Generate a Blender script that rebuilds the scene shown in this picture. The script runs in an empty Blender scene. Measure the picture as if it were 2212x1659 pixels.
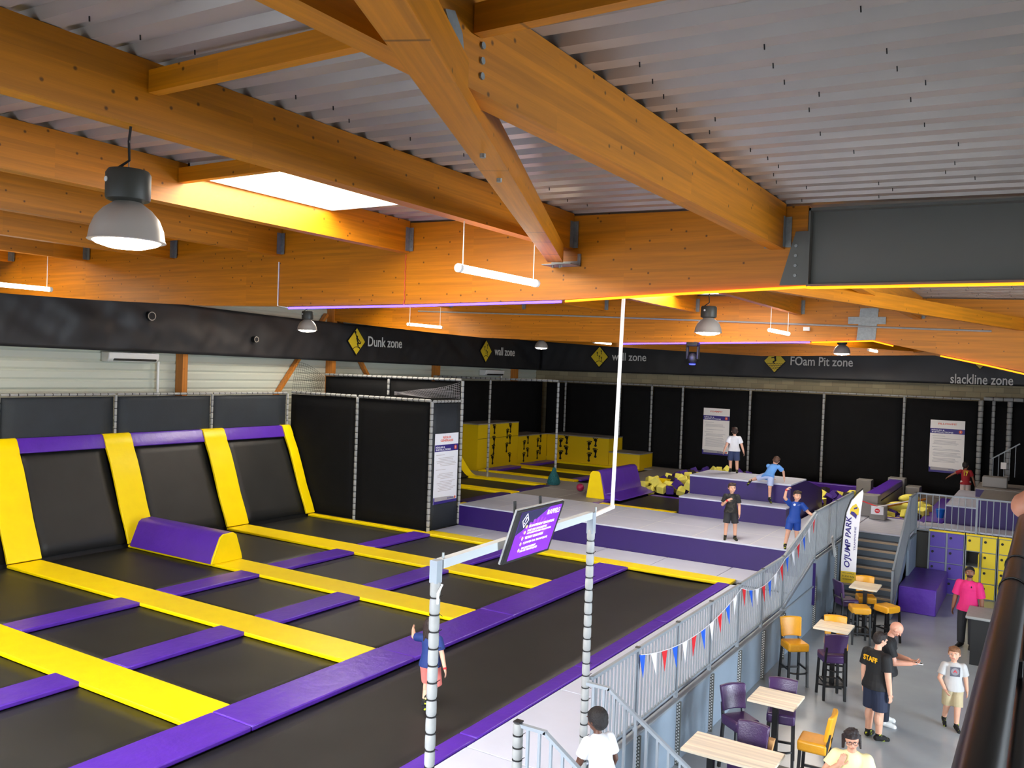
import bpy, bmesh, math, random
from mathutils import Vector, Matrix, Euler, noise
random.seed(7)
SC = bpy.context.scene
COL = SC.collection
PI = math.pi

# ------------------------------------------------------------ camera
cam_d = bpy.data.cameras.new('camera'); cam = bpy.data.objects.new('camera', cam_d); COL.objects.link(cam)
FPX, YAW, PITCH, ROLL = 1867.6, 0.558794, -0.018874, 0.03517
_f = Vector((-math.sin(YAW)*math.cos(PITCH), math.cos(YAW)*math.cos(PITCH), math.sin(PITCH)))
_r = Vector((math.cos(YAW), math.sin(YAW), 0)); _u = _r.cross(_f)
_r2 = math.cos(ROLL)*_r + math.sin(ROLL)*_u; _u2 = -math.sin(ROLL)*_r + math.cos(ROLL)*_u
cam.matrix_world = Matrix(((_r2.x, _u2.x, -_f.x, 0), (_r2.y, _u2.y, -_f.y, 0), (_r2.z, _u2.z, -_f.z, 5.7), (0, 0, 0, 1)))
cam_d.sensor_width = 36; cam_d.lens = FPX/2212*36; cam_d.clip_start = 0.05; cam_d.clip_end = 200
SC.camera = cam

# ------------------------------------------------------------ world, daylight, exposure
W = bpy.data.worlds.new('world'); SC.world = W; W.use_nodes = True
W.node_tree.nodes['Background'].inputs[0].default_value = (0.75, 0.85, 1, 1)
W.node_tree.nodes['Background'].inputs[1].default_value = 1.0
SC.view_settings.view_transform = 'Standard'; SC.view_settings.look = 'None'
SC.cycles.max_bounces = 7; SC.cycles.diffuse_bounces = 3; SC.cycles.glossy_bounces = 3; SC.cycles.caustics_reflective = False; SC.cycles.caustics_refractive = False
SC.view_settings.exposure = 0.35; SC.view_settings.gamma = 1; SC.view_settings.use_curve_mapping = False
def area(name, loc, direction, sx, sy, power, col, spread=PI):
    l = bpy.data.lights.new(name, 'AREA'); l.shape = 'RECTANGLE'; l.size = sx; l.size_y = sy; l.energy = power; l.color = col; l.spread = spread
    o = bpy.data.objects.new(name, l); COL.objects.link(o); o.location = loc
    o.rotation_euler = Vector(direction).to_track_quat('-Z', 'Y').to_euler(); return o
# daylight entering through the glazed right wall (ground floor) and the glazed front wall
area('daylight_right', (8.3, 12, 2.0), (-1, 0, -0.05), 3.2, 20, 3300, (0.80, 0.90, 1), 2.3)
area('fill_upper_right', (8.3, 12, 5.4), (-1, -0.1, -0.12), 2.0, 19, 1200, (0.95, 0.96, 1), 2.6)  # added fill light, lifts the left wall, uprights and ceiling
area('daylight_front', (-7.5, -2.75, 4.0), (0, 1, -0.6), 14, 4.5, 1500, (0.90, 0.94, 1), 1.6)

# ------------------------------------------------------------ materials
def L(h):   # sRGB 0-255 to linear
    return tuple(((c/255/12.92) if c/255 <= 0.04045 else ((c/255+0.055)/1.055)**2.4) for c in h) + (1,)
def mat(name, rgb, rough=0.5, metal=0, emit=0, noise_s=0, noise_a=0.15, bump=0, bump_s=40, coat=0, spec=0.5, stretch=(1, 1, 1), alpha=1):
    m = bpy.data.materials.new(name); m.use_nodes = True; nt = m.node_tree; b = nt.nodes['Principled BSDF']
    c = L(rgb); b.inputs['Base Color'].default_value = c; b.inputs['Roughness'].default_value = rough
    b.inputs['Metallic'].default_value = metal; b.inputs['Coat Weight'].default_value = coat; b.inputs['Specular IOR Level'].default_value = spec
    if emit: b.inputs['Emission Color'].default_value = c; b.inputs['Emission Strength'].default_value = emit
    if alpha < 1: b.inputs['Alpha'].default_value = alpha
    if noise_s or bump:
        g = nt.nodes.new('ShaderNodeNewGeometry'); mp = nt.nodes.new('ShaderNodeMapping'); mp.inputs['Scale'].default_value = stretch
        nt.links.new(g.outputs['Position'], mp.inputs['Vector'])
    if noise_s:
        n = nt.nodes.new('ShaderNodeTexNoise'); n.inputs['Scale'].default_value = noise_s; n.inputs['Detail'].default_value = 5
        nt.links.new(mp.outputs[0], n.inputs['Vector'])
        r = nt.nodes.new('ShaderNodeMapRange'); r.inputs[3].default_value = 1-noise_a; r.inputs[4].default_value = 1+noise_a
        r.inputs[1].default_value = .3; r.inputs[2].default_value = .7
        nt.links.new(n.outputs[0], r.inputs[0])
        mx = nt.nodes.new('ShaderNodeVectorMath'); mx.operation = 'SCALE'; mx.inputs[0].default_value = c[:3]
        nt.links.new(r.outputs[0], mx.inputs['Scale']); nt.links.new(mx.outputs[0], b.inputs['Base Color'])
    if bump:
        n2 = nt.nodes.new('ShaderNodeTexNoise'); n2.inputs['Scale'].default_value = bump_s; n2.inputs['Detail'].default_value = 3
        nt.links.new(mp.outputs[0], n2.inputs['Vector'])
        bp = nt.nodes.new('ShaderNodeBump'); bp.inputs['Strength'].default_value = bump; bp.inputs['Distance'].default_value = 0.02
        nt.links.new(n2.outputs[0], bp.inputs['Height']); nt.links.new(bp.outputs[0], b.inputs['Normal'])
    return m
def wood(name, rgb, axis, rough=0.45, knots=True, local=False):
    m = bpy.data.materials.new(name); m.use_nodes = True; nt = m.node_tree; N = nt.nodes; K = nt.links; b = N['Principled BSDF']
    g = N.new('ShaderNodeTexCoord') if local else N.new('ShaderNodeNewGeometry'); PO = g.outputs['Object'] if local else g.outputs['Position']; mp = N.new('ShaderNodeMapping'); mp.inputs['Scale'].default_value = tuple(0.35 if i == axis else 9 for i in range(3))
    K.new(PO, mp.inputs['Vector'])
    n = N.new('ShaderNodeTexNoise'); n.inputs['Scale'].default_value = 2.2; n.inputs['Detail'].default_value = 7; n.inputs['Roughness'].default_value = .62
    K.new(mp.outputs[0], n.inputs['Vector'])
    # lamellae: each 4 cm board its own shade
    sn = N.new('ShaderNodeVectorMath'); sn.operation = 'SNAP'; sn.inputs[1].default_value = tuple(2.3 if i == axis else 0.045 for i in range(3)) if axis != 2 else (.045, .045, 2.3)
    K.new(PO, sn.inputs[0])
    wn = N.new('ShaderNodeTexWhiteNoise'); K.new(sn.outputs[0], wn.inputs['Vector'])
    mr = N.new('ShaderNodeMapRange'); mr.inputs[3].default_value = .88; mr.inputs[4].default_value = 1.1; K.new(wn.outputs['Value'], mr.inputs[0])
    mr2 = N.new('ShaderNodeMapRange'); mr2.inputs[1].default_value = .3; mr2.inputs[2].default_value = .7; mr2.inputs[3].default_value = .78; mr2.inputs[4].default_value = 1.15
    K.new(n.outputs[0], mr2.inputs[0])
    mu = N.new('ShaderNodeMath'); mu.operation = 'MULTIPLY'; K.new(mr.outputs[0], mu.inputs[0]); K.new(mr2.outputs[0], mu.inputs[1])
    last = mu
    if knots:
        sp = N.new('ShaderNodeSeparateXYZ'); K.new(PO, sp.inputs[0]); cb = N.new('ShaderNodeCombineXYZ')
        K.new(sp.outputs[axis], cb.inputs[0]); K.new(sp.outputs[2 if axis != 2 else 1], cb.inputs[1])
        v = N.new('ShaderNodeTexVoronoi'); v.voronoi_dimensions = '2D'; v.inputs['Scale'].default_value = 4.2; K.new(cb.outputs[0], v.inputs['Vector'])
        k = N.new('ShaderNodeMapRange'); k.inputs[1].default_value = .03; k.inputs[2].default_value = .075; k.inputs[3].default_value = .25; k.inputs[4].default_value = 1; K.new(v.outputs['Distance'], k.inputs[0])
        sc_ = N.new('ShaderNodeSeparateColor'); K.new(v.outputs['Color'], sc_.inputs[0]); gt = N.new('ShaderNodeMath'); gt.operation = 'GREATER_THAN'; gt.inputs[1].default_value = .42; K.new(sc_.outputs[0], gt.inputs[0])
        mxk = N.new('ShaderNodeMath'); mxk.operation = 'MAXIMUM'; K.new(k.outputs[0], mxk.inputs[0]); K.new(gt.outputs[0], mxk.inputs[1]); k = mxk
        mu2 = N.new('ShaderNodeMath'); mu2.operation = 'MULTIPLY'; K.new(mu.outputs[0], mu2.inputs[0]); K.new(k.outputs[0], mu2.inputs[1]); last = mu2
    mx = N.new('ShaderNodeVectorMath'); mx.operation = 'SCALE'; mx.inputs[0].default_value = L(rgb)[:3]; K.new(last.outputs[0], mx.inputs['Scale'])
    K.new(mx.outputs[0], b.inputs['Base Color']); b.inputs['Roughness'].default_value = rough
    return m
M = {}
M['woodX'] = wood('glulam_x', (202, 124, 4), 0); M['woodY'] = wood('glulam_y', (202, 124, 4), 1); M['woodZ'] = wood('timber_z', (196, 122, 44), 2)
M['woodO'] = wood('glulam_diagonal', (202, 124, 4), 0, local=True)
M['deck'] = mat('roof_sheet', (178, 167, 157), .38, .25, noise_s=1.5, noise_a=.08, spec=.6)
M['conc'] = mat('resin_floor', (168, 176, 182), .22, noise_s=1.2, noise_a=.08, spec=.6)
M['panelwall'] = mat('white_wall_sheet', (196, 200, 184), .5)
M['block'] = None
M['yellow'] = mat('yellow_vinyl', (255, 222, 0), .38, bump=.25, bump_s=5, noise_s=3, noise_a=.04, spec=.4)
M['purple'] = mat('purple_vinyl', (88, 44, 168), .33, bump=.35, bump_s=7, noise_s=3, noise_a=.08, spec=.5)
M['purpled'] = mat('purple_board', (44, 15, 100), .45, noise_s=2, noise_a=.05)
M['bed'] = mat('black_bed_weave', (28, 28, 27), .5, noise_s=1.3, noise_a=.3, bump=.15, bump_s=180, spec=.5)
M['black'] = mat('black_matt', (22, 22, 22), .6)
M['net'] = mat('black_net_fabric', (17, 17, 18), .85, bump=.3, bump_s=60, noise_s=2, noise_a=.15, spec=.2)
M['net_lit'] = mat('black_net_fabric_lit', (38, 44, 50), .7, bump=.3, bump_s=60, noise_s=2, noise_a=.1)  # same black net, paler: the light falling on it is put into the colour
M['banner'] = mat('black_tarpaulin', (40, 40, 42), .52, bump=.5, bump_s=1.8, noise_s=1, noise_a=.12)
M['deckgrey'] = mat('grey_deck_cover', (200, 204, 220), .5, noise_s=1.5, noise_a=.04)
M['deckdark'] = mat('grey_deck_far', (146, 142, 138), .5, noise_s=1.5, noise_a=.06)
M['foamgrey'] = mat('grey_pole_foam', (158, 159, 157), .55, noise_s=8, noise_a=.08)
M['tie'] = mat('black_cable_tie', (12, 12, 12), .5)
M['fence'] = mat('grey_painted_steel', (148, 157, 165), .4, noise_s=4, noise_a=.04)
M['fencepanel'] = mat('blue_grey_cladding', (150, 166, 182), .42, noise_s=2, noise_a=.06)
M['galv'] = mat('galvanised_steel', (140, 146, 146), .45, .5, noise_s=20, noise_a=.12)
M['steelgrey'] = mat('grey_painted_girder', (96, 98, 92), .5, noise_s=1, noise_a=.05)
M['alu'] = mat('brushed_aluminium', (206, 198, 188), .4, .4)
M['dkgrey'] = mat('dark_grey_housing', (62, 62, 56), .5)
M['white'] = mat('white_plastic', (236, 236, 232), .45)
M['cream'] = mat('off_white_paper', (248, 244, 240), .6)
M['chair_y'] = mat('mustard_leatherette', (236, 168, 34), .32, bump=.15, bump_s=60, noise_s=8, noise_a=.06, spec=.5)
M['chair_p'] = mat('aubergine_leatherette', (66, 40, 86), .28, bump=.15, bump_s=60, noise_s=8, noise_a=.08, spec=.6)
M['leg'] = mat('black_lacquer', (16, 14, 15), .35)
M['tabletop'] = wood('pale_tabletop_wood', (255, 240, 212), 0, .3, False)
M['led_b'] = mat('blue_led', (60, 44, 255), .5, emit=12)
M['led_o'] = mat('amber_led', (255, 132, 14), .5, emit=2.6)
M['tube'] = mat('fluorescent_tube', (255, 238, 214), .5, emit=9)
M['bulb'] = mat('lamp_glow', (255, 240, 220), .5, emit=30)
M['sky'] = mat('skylight_pane', (255, 246, 232), .5, emit=18)
M['red'] = mat('red_cloth', (226, 32, 44), .6); M['blue'] = mat('blue_cloth', (24, 96, 226), .6); M['wht'] = mat('white_cloth', (244, 244, 250), .6)
M['foam_y'] = mat('yellow_foam', (255, 244, 110), .8, noise_s=15, noise_a=.06); M['foam_p'] = mat('purple_foam', (74, 44, 140), .8); M['foam_k'] = mat('charcoal_foam', (52, 44, 44), .8)
M['signy'] = mat('sign_yellow', (232, 202, 44), .5); M['signt'] = mat('sign_lettering', (222, 220, 214), .5)
M['pnavy'] = mat('print_navy', (52, 40, 128), .5); M['porange'] = mat('print_orange', (224, 92, 62), .5); M['pgrey'] = mat('print_grey', (176, 172, 176), .6)
M['ptext'] = mat('print_fine_text', (196, 192, 196), .6)
M['glass'] = mat('window_glass', (214, 228, 240), .1, emit=1.2)
M['pink'] = mat('hot_pink_cloth', (238, 52, 132), .6)
# concrete block wall
def blockwall():
    m = bpy.data.materials.new('concrete_blocks'); m.use_nodes = True; nt = m.node_tree; b = nt.nodes['Principled BSDF']
    g = nt.nodes.new('ShaderNodeNewGeometry'); s = nt.nodes.new('ShaderNodeSeparateXYZ'); c = nt.nodes.new('ShaderNodeCombineXYZ')
    nt.links.new(g.outputs['Position'], s.inputs[0]); nt.links.new(s.outputs[0], c.inputs[0]); nt.links.new(s.outputs[2], c.inputs[1])
    br = nt.nodes.new('ShaderNodeTexBrick'); br.inputs['Scale'].default_value = 1; br.inputs['Brick Width'].default_value = .5; br.inputs['Row Height'].default_value = .2
    br.inputs['Mortar Size'].default_value = .008; br.inputs['Color1'].default_value = L((168, 156, 124)); br.inputs['Color2'].default_value = L((146, 135, 106)); br.inputs['Mortar'].default_value = L((128, 120, 98))
    nt.links.new(c.outputs[0], br.inputs['Vector']); nt.links.new(br.outputs[0], b.inputs['Base Color']); b.inputs['Roughness'].default_value = .8
    return m
M['block'] = blockwall()
def stripes(name, a, bcol, sc, axis=2):
    m = bpy.data.materials.new(name); m.use_nodes = True; nt = m.node_tree; b = nt.nodes['Principled BSDF']
    g = nt.nodes.new('ShaderNodeNewGeometry'); w = nt.nodes.new('ShaderNodeTexWave'); w.bands_direction = 'XYZ'[axis]; w.inputs['Scale'].default_value = sc; w.inputs['Distortion'].default_value = 1.2
    r = nt.nodes.new('ShaderNodeValToRGB'); r.color_ramp.interpolation = 'CONSTANT'; r.color_ramp.elements[0].color = L(a); r.color_ramp.elements[1].color = L(bcol); r.color_ramp.elements[1].position = .5
    nt.links.new(g.outputs['Position'], w.inputs['Vector']); nt.links.new(w.outputs[0], r.inputs[0]); nt.links.new(r.outputs[0], b.inputs['Base Color']); b.inputs['Roughness'].default_value = .8
    return m
def patches(name, a, bcol, sc, pos=.55):
    m = bpy.data.materials.new(name); m.use_nodes = True; nt = m.node_tree; b = nt.nodes['Principled BSDF']
    g = nt.nodes.new('ShaderNodeNewGeometry'); w = nt.nodes.new('ShaderNodeTexNoise'); w.inputs['Scale'].default_value = sc
    r = nt.nodes.new('ShaderNodeValToRGB'); r.color_ramp.elements[0].color = L(a); r.color_ramp.elements[1].color = L(bcol); r.color_ramp.elements[0].position = pos; r.color_ramp.elements[1].position = pos+.03
    nt.links.new(g.outputs['Position'], w.inputs['Vector']); nt.links.new(w.outputs[0], r.inputs[0]); nt.links.new(r.outputs[0], b.inputs['Base Color']); b.inputs['Roughness'].default_value = .8
    return m
M['sock'] = patches('grip_sock', (16, 16, 16), (186, 200, 40), 22, .62)

# ------------------------------------------------------------ mesh helpers
class MB:
    def __init__(s): s.v = []; s.f = []; s.m = []
    def add(s, vs, fs, mi=0):
        k = len(s.v); s.v += [tuple(v) for v in vs]; s.f += [tuple(i+k for i in f) for f in fs]; s.m += [mi]*len(fs); return s
    def box(s, x0, x1, y0, y1, z0, z1, mi=0):
        if x0 > x1: x0, x1 = x1, x0
        if y0 > y1: y0, y1 = y1, y0
        if z0 > z1: z0, z1 = z1, z0
        return s.add([(x0, y0, z0), (x1, y0, z0), (x1, y1, z0), (x0, y1, z0), (x0, y0, z1), (x1, y0, z1), (x1, y1, z1), (x0, y1, z1)],
                     [(0, 3, 2, 1), (4, 5, 6, 7), (0, 1, 5, 4), (1, 2, 6, 5), (2, 3, 7, 6), (3, 0, 4, 7)], mi)
    def bar(s, p0, p1, w, h, up=(0, 0, 1), mi=0):     # rectangular bar from p0 to p1; w sideways, h along up
        p0 = Vector(p0); p1 = Vector(p1); d = (p1-p0).normalized(); u = Vector(up); sd = d.cross(u)
        if sd.length < 1e-4: sd = d.cross(Vector((0, 1, 0)))
        sd.normalize(); u = sd.cross(d)
        vs = []
        for p in (p0, p1):
            for a, b in ((-1, -1), (1, -1), (1, 1), (-1, 1)): vs.append(p+sd*a*w/2+u*b*h/2)
        return s.add(vs, [(0, 1, 2, 3), (7, 6, 5, 4), (0, 4, 5, 1), (1, 5, 6, 2), (2, 6, 7, 3), (3, 7, 4, 0)], mi)
    def prism(s, poly, axis, a, b, mi=0):             # poly in the two other axes (cyclic order), extruded along axis
        n = len(poly); area_ = sum(poly[i][0]*poly[(i+1) % n][1]-poly[(i+1) % n][0]*poly[i][1] for i in range(n))
        poly = list(poly) if area_ > 0 else list(poly)[::-1]
        def P(u, v, w): return {0: (w, u, v), 1: (u, w, v), 2: (u, v, w)}[axis]
        vs = [P(u, v, a) for u, v in poly]+[P(u, v, b) for u, v in poly]
        lo, hi = (a, b)
        fs = [tuple(range(n))[::-1], tuple(range(n, 2*n))]+[(i, (i+1) % n, n+(i+1) % n, n+i) for i in range(n)]
        flip = (hi < lo) ^ (axis == 1)
        if flip: fs = [f[::-1] for f in fs]
        return s.add(vs, fs, mi)
    def tube(s, pts, r, seg=10, mi=0, cap=True):
        pts = [Vector(p) for p in pts]; n = len(pts); vs = []; rr = r if isinstance(r, (list, tuple)) else [r]*n
        ref = None
        for i, p in enumerate(pts):
            d = (pts[min(i+1, n-1)]-pts[max(i-1, 0)]).normalized()
            if ref is None: ref = d.orthogonal().normalized()
            ref = (ref-d*ref.dot(d)).normalized(); b = d.cross(ref)
            for k in range(seg):
                a = 2*PI*k/seg; vs.append(p+(ref*math.cos(a)+b*math.sin(a))*rr[i])
        fs = [(i*seg+k, i*seg+(k+1) % seg, (i+1)*seg+(k+1) % seg, (i+1)*seg+k) for i in range(n-1) for k in range(seg)]
        if cap: fs += [tuple(range(seg))[::-1], tuple(range((n-1)*seg, n*seg))]
        return s.add(vs, fs, mi)
    def lathe(s, c, prof, seg=32, mi=0):               # prof (r, z) bottom to top, axis z
        vs = []; c = Vector(c)
        for r, z in prof:
            for k in range(seg): a = 2*PI*k/seg; vs.append((c.x+r*math.cos(a), c.y+r*math.sin(a), c.z+z))
        n = len(prof)
        fs = [(i*seg+k, i*seg+(k+1) % seg, (i+1)*seg+(k+1) % seg, (i+1)*seg+k) for i in range(n-1) for k in range(seg)]
        if prof[0][0] > 1e-4: fs.append(tuple(range(seg))[::-1])
        if prof[-1][0] > 1e-4: fs.append(tuple(range((n-1)*seg, n*seg)))
        return s.add(vs, fs, mi)
    def ell(s, c, r, R=None, u=14, v=9, mi=0):
        c = Vector(c); vs = []; R = R or Matrix.Identity(3)
        vs.append(c+R@Vector((0, 0, -r[2])))
        for j in range(1, v):
            t = -PI/2+PI*j/v
            for k in range(u): a = 2*PI*k/u; vs.append(c+R@Vector((r[0]*math.cos(t)*math.cos(a), r[1]*math.cos(t)*math.sin(a), r[2]*math.sin(t))))
        vs.append(c+R@Vector((0, 0, r[2]))); top = len(vs)-1
        fs = [(0, 1+(k+1) % u, 1+k) for k in range(u)]
        for j in range(v-2):
            for k in range(u): a = 1+j*u+k; b = 1+j*u+(k+1) % u; fs.append((a, b, b+u, a+u))
        b0 = 1+(v-2)*u; fs += [(b0+k, b0+(k+1) % u, top) for k in range(u)]
        return s.add(vs, fs, mi)
    def cap(s, p0, p1, r0, r1, seg=12, flat=1.0, fdir=None, mi=0):     # tapered capsule, optionally flattened along fdir
        p0 = Vector(p0); p1 = Vector(p1); d = p1-p0; ln = d.length; d = d.normalized() if ln > 1e-6 else Vector((0, 0, 1))
        a = Vector(fdir) if fdir is not None else d.orthogonal(); a = (a-d*a.dot(d)).normalized(); b = d.cross(a)
        rings = []
        for t in (-75, -45, -15): t = math.radians(t); rings.append((p0+d*r0*math.sin(t), r0*math.cos(t)))
        for q in (0, .33, .67, 1): rings.append((p0+d*ln*q, r0+(r1-r0)*q))
        for t in (15, 45, 75): t = math.radians(t); rings.append((p1+d*r1*math.sin(t), r1*math.cos(t)))
        vs = [p0-d*r0]
        for c, r in rings:
            for k in range(seg): t = 2*PI*k/seg; vs.append(c+a*math.cos(t)*r*flat+b*math.sin(t)*r)
        vs.append(p1+d*r1); n = len(rings); top = len(vs)-1
        fs = [(0, 1+(k+1) % seg, 1+k) for k in range(seg)]
        for j in range(n-1):
            for k in range(seg): q = 1+j*seg+k; w = 1+j*seg+(k+1) % seg; fs.append((q, w, w+seg, q+seg))
        b0 = 1+(n-1)*seg; fs += [(b0+k, b0+(k+1) % seg, top) for k in range(seg)]
        return s.add(vs, fs, mi)
    def quad(s, a, b, c, d, mi=0): return s.add([a, b, c, d], [(0, 1, 2, 3)], mi)
    def build(s, name, mats, parent=None, off=(0, 0, 0), smooth=False, bevel=0, seg=2, remesh=0, sm_it=0):
        off = Vector(off); me = bpy.data.meshes.new(name); me.from_pydata([Vector(v)-off for v in s.v], [], s.f)
        mats = mats if isinstance(mats, (list, tuple)) else [mats]
        for m in mats: me.materials.append(m)
        for p, mi in zip(me.polygons, s.m): p.material_index = mi
        me.update()
        o = bpy.data.objects.new(name, me); COL.objects.link(o)
        if parent is not None: o.parent = parent
        if remesh:
            md = o.modifiers.new('r', 'REMESH'); md.mode = 'VOXEL'; md.voxel_size = remesh; md.adaptivity = 0
            if sm_it: ms = o.modifiers.new('s', 'SMOOTH'); ms.factor = .5; ms.iterations = sm_it
            dg = bpy.context.evaluated_depsgraph_get(); dg.update()
            me2 = bpy.data.meshes.new_from_object(o.evaluated_get(dg)); o.modifiers.clear(); o.data = me2; bpy.data.meshes.remove(me); me = me2
            if not me.materials:
                for m in mats: me.materials.append(m)
            smooth = True
        if bevel:
            md = o.modifiers.new('bevel', 'BEVEL'); md.width = bevel; md.segments = seg; md.limit_method = 'ANGLE'; md.angle_limit = math.radians(40)
            md.harden_normals = False; smooth = True
        if smooth:
            for p in me.polygons: p.use_smooth = True
            if bevel or not remesh: 
                try: me.set_sharp_from_angle(angle=math.radians(50))
                except Exception: pass
        return o
def tag(o, label, cat, group=None, kind=None):
    if kind == 'structure': o['kind'] = 'structure'; return o
    o['label'] = label; o['category'] = cat
    if group: o['group'] = group
    if kind: o['kind'] = kind
    return o
def struct(o): o['kind'] = 'structure'; return o
def empty(name, loc, label, cat, group=None, rz=0):
    o = bpy.data.objects.new(name, None); COL.objects.link(o); o.location = loc; o.rotation_euler = (0, 0, rz); o.empty_display_size = .1
    return tag(o, label, cat, group)
def copy_tree(o, parent=None):
    c = o.copy(); COL.objects.link(c); c.parent = parent
    for ch in list(o.children):
        copy_tree(ch, c)
    return c
ORD = ['nearest', 'second nearest', 'third nearest', 'fourth nearest', 'fifth nearest', 'sixth nearest', 'seventh nearest', 'eighth nearest', 'ninth nearest', 'tenth nearest', 'eleventh nearest', 'twelfth nearest']
LEFT = ['leftmost', 'second from the left', 'third from the left', 'fourth from the left', 'fifth from the left', 'sixth from the left', 'seventh from the left', 'eighth from the left', 'ninth from the left', 'tenth from the left']
def text(name, s, parent, c, right, up, w, h, m, off=(0, 0, 0), depth=.004, bold=0.0, shear=0.0):
    """lettering fitted into a w x h box centred at c (world), lying on the plane right/up"""
    cu = bpy.data.curves.new(name, 'FONT'); cu.body = s; cu.extrude = 0.5; cu.offset = bold; cu.shear = shear; cu.align_x = 'CENTER'
    cu.resolution_u = 3
    t = bpy.data.objects.new(name, cu); COL.objects.link(t); dg = bpy.context.evaluated_depsgraph_get(); dg.update()
    me = bpy.data.meshes.new_from_object(t.evaluated_get(dg)); bpy.data.objects.remove(t); bpy.data.curves.remove(cu)
    xs = [v.co.x for v in me.vertices]; ys = [v.co.y for v in me.vertices]
    cx = (min(xs)+max(xs))/2; cy = (min(ys)+max(ys))/2; sx = w/max(max(xs)-min(xs), 1e-6); sy = h/max(max(ys)-min(ys), 1e-6)
    right = Vector(right).normalized(); up = Vector(up).normalized(); n = right.cross(up)
    for v in me.vertices:
        q = v.co.copy(); v.co = Vector(c)+right*(q.x-cx)*sx+up*(q.y-cy)*sy+n*(q.z*depth*2)-Vector(off)
    me.materials.clear(); me.materials.append(m)
    o = bpy.data.objects.new(name, me); COL.objects.link(o); o.parent = parent; return o
def flat(polys, c, right, up, t=.004, mi=0, mb=None):
    """thin plates from 2D polygons in the plane right/up through c"""
    mb = mb or MB(); c = Vector(c); right = Vector(right).normalized(); up = Vector(up).normalized(); n = right.cross(up)
    for poly in polys:
        k = len(poly); ar = sum(poly[i][0]*poly[(i+1) % k][1]-poly[(i+1) % k][0]*poly[i][1] for i in range(k))
        if ar < 0: poly = poly[::-1]
        vs = [c+right*x+up*y+n*t for x, y in poly]+[c+right*x+up*y for x, y in poly]
        mb.add(vs, [tuple(range(k)), tuple(range(k, 2*k))[::-1]]+[((i+1) % k, i, k+i, k+(i+1) % k) for i in range(k)], mi)
    return mb
def disc(cx, cy, rx, ry=None, n=16): ry = ry or rx; return [(cx+rx*math.cos(2*PI*i/n), cy+ry*math.sin(2*PI*i/n)) for i in range(n)]
def seg2(x0, y0, x1, y1, w0, w1=None):
    w1 = w1 if w1 is not None else w0; d = math.hypot(x1-x0, y1-y0) or 1; nx, ny = -(y1-y0)/d, (x1-x0)/d
    return [(x0+nx*w0, y0+ny*w0), (x0-nx*w0, y0-ny*w0), (x1-nx*w1, y1-ny*w1), (x1+nx*w1, y1+ny*w1)]

# ============================================================ THE SETTING
def roofz(x): return 7.588-0.0247*x
struct(MB().box(-21.3, 8.5, -3, 36.4, -.2, 0).build('floor', M['conc']))
# left wall: white horizontal sheet cladding with shallow ribs
mb = MB(); z = 0.0
while z < 8.2:
    mb.add([(-21.3, -3, z), (-21.3, 36.4, z), (-21.27, 36.4, z+.05), (-21.27, -3, z+.05), (-21.27, -3, z+.2), (-21.27, 36.4, z+.2), (-21.3, 36.4, z+.25), (-21.3, -3, z+.25)],
           [(0, 1, 2, 3), (3, 2, 5, 4), (4, 5, 6, 7)]); z += .25
mb.box(-21.5, -21.31, -3, 36.4, 0, 8.2)
struct(mb.build('wall_left', M['panelwall']))
struct(MB().box(-21.5, 8.5, 36.2, 36.4, 0, 8.2).build('wall_back', M['block']))
# right wall and front wall with window openings; the upper right glazing is added
def wall_with_openings(name, axis, pos, th, a0, a1, z1, openings):
    mb = MB(); cuts = sorted(openings)
    def B(u0, u1, z0, z2):
        if u1-u0 < 1e-4 or z2-z0 < 1e-4: return
        if axis == 'x': mb.box(pos, pos+th, u0, u1, z0, z2)
        else: mb.box(u0, u1, pos, pos+th, z0, z2)
    u = a0
    for (c0, c1, b0, b1) in cuts:
        B(u, c0, 0, z1); B(c0, c1, 0, b0); B(c0, c1, b1, z1); u = c1
    B(u, a1, 0, z1); return struct(mb.build(name, M['panelwall']))
wall_with_openings('wall_right', 'x', 8.5, .2, -3, 36.4, 7.6, [(2, 11.8, .3, 6.6), (12.2, 22, .3, 6.6)])
wall_with_openings('wall_front', 'y', -3.2, .2, -21.5, 8.7, 8.1, [(-14.6, -7.7, 1.6, 6.4), (-7.3, -.4, 1.6, 6.4)])
def window(n, axis, a0, a1, z0, z1, pos):
    mb = MB(); k = 4
    for i in range(k+1):
        u = a0+(a1-a0)*i/k
        mb.box(*((pos, pos+.08, u-.03, u+.03) if axis == 'x' else (u-.03, u+.03, pos, pos+.08)), z0, z1)
    for zz in (z0, z1):
        mb.box(*((pos, pos+.08, a0, a1) if axis == 'x' else (a0, a1, pos, pos+.08)), zz-.04, zz+.04)
    w = struct(mb.build('window_%d' % n, M['dkgrey']))
    g = MB().box(*((pos+.03, pos+.045, a0, a1) if axis == 'x' else (a0, a1, pos+.03, pos+.045)), z0, z1).build('pane', M['glass'], w)
window(1, 'x', 2, 11.8, .3, 3.7, 8.55); window(2, 'x', 12.2, 22, .3, 3.7, 8.55)
window(10, 'x', 2, 11.8, 4.3, 6.6, 8.55); window(11, 'x', 12.2, 22, 4.3, 6.6, 8.55); struct(MB().box(8.5, 8.68, 2, 22, 3.74, 4.26).build('wall_right_added_spandrel', M['panelwall']))  # unseen upper windows and spandrel, added around the upper fill light
window(3, 'y', -14.6, -7.7, 1.6, 6.4, -3.15); window(4, 'y', -7.3, -.4, 1.6, 6.4, -3.15)
# mezzanine slab the photo is taken from
struct(MB().box(.02, 8.5, -3, 24, 3.85, 4.1).build('floor_mezzanine', M['conc']))

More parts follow.
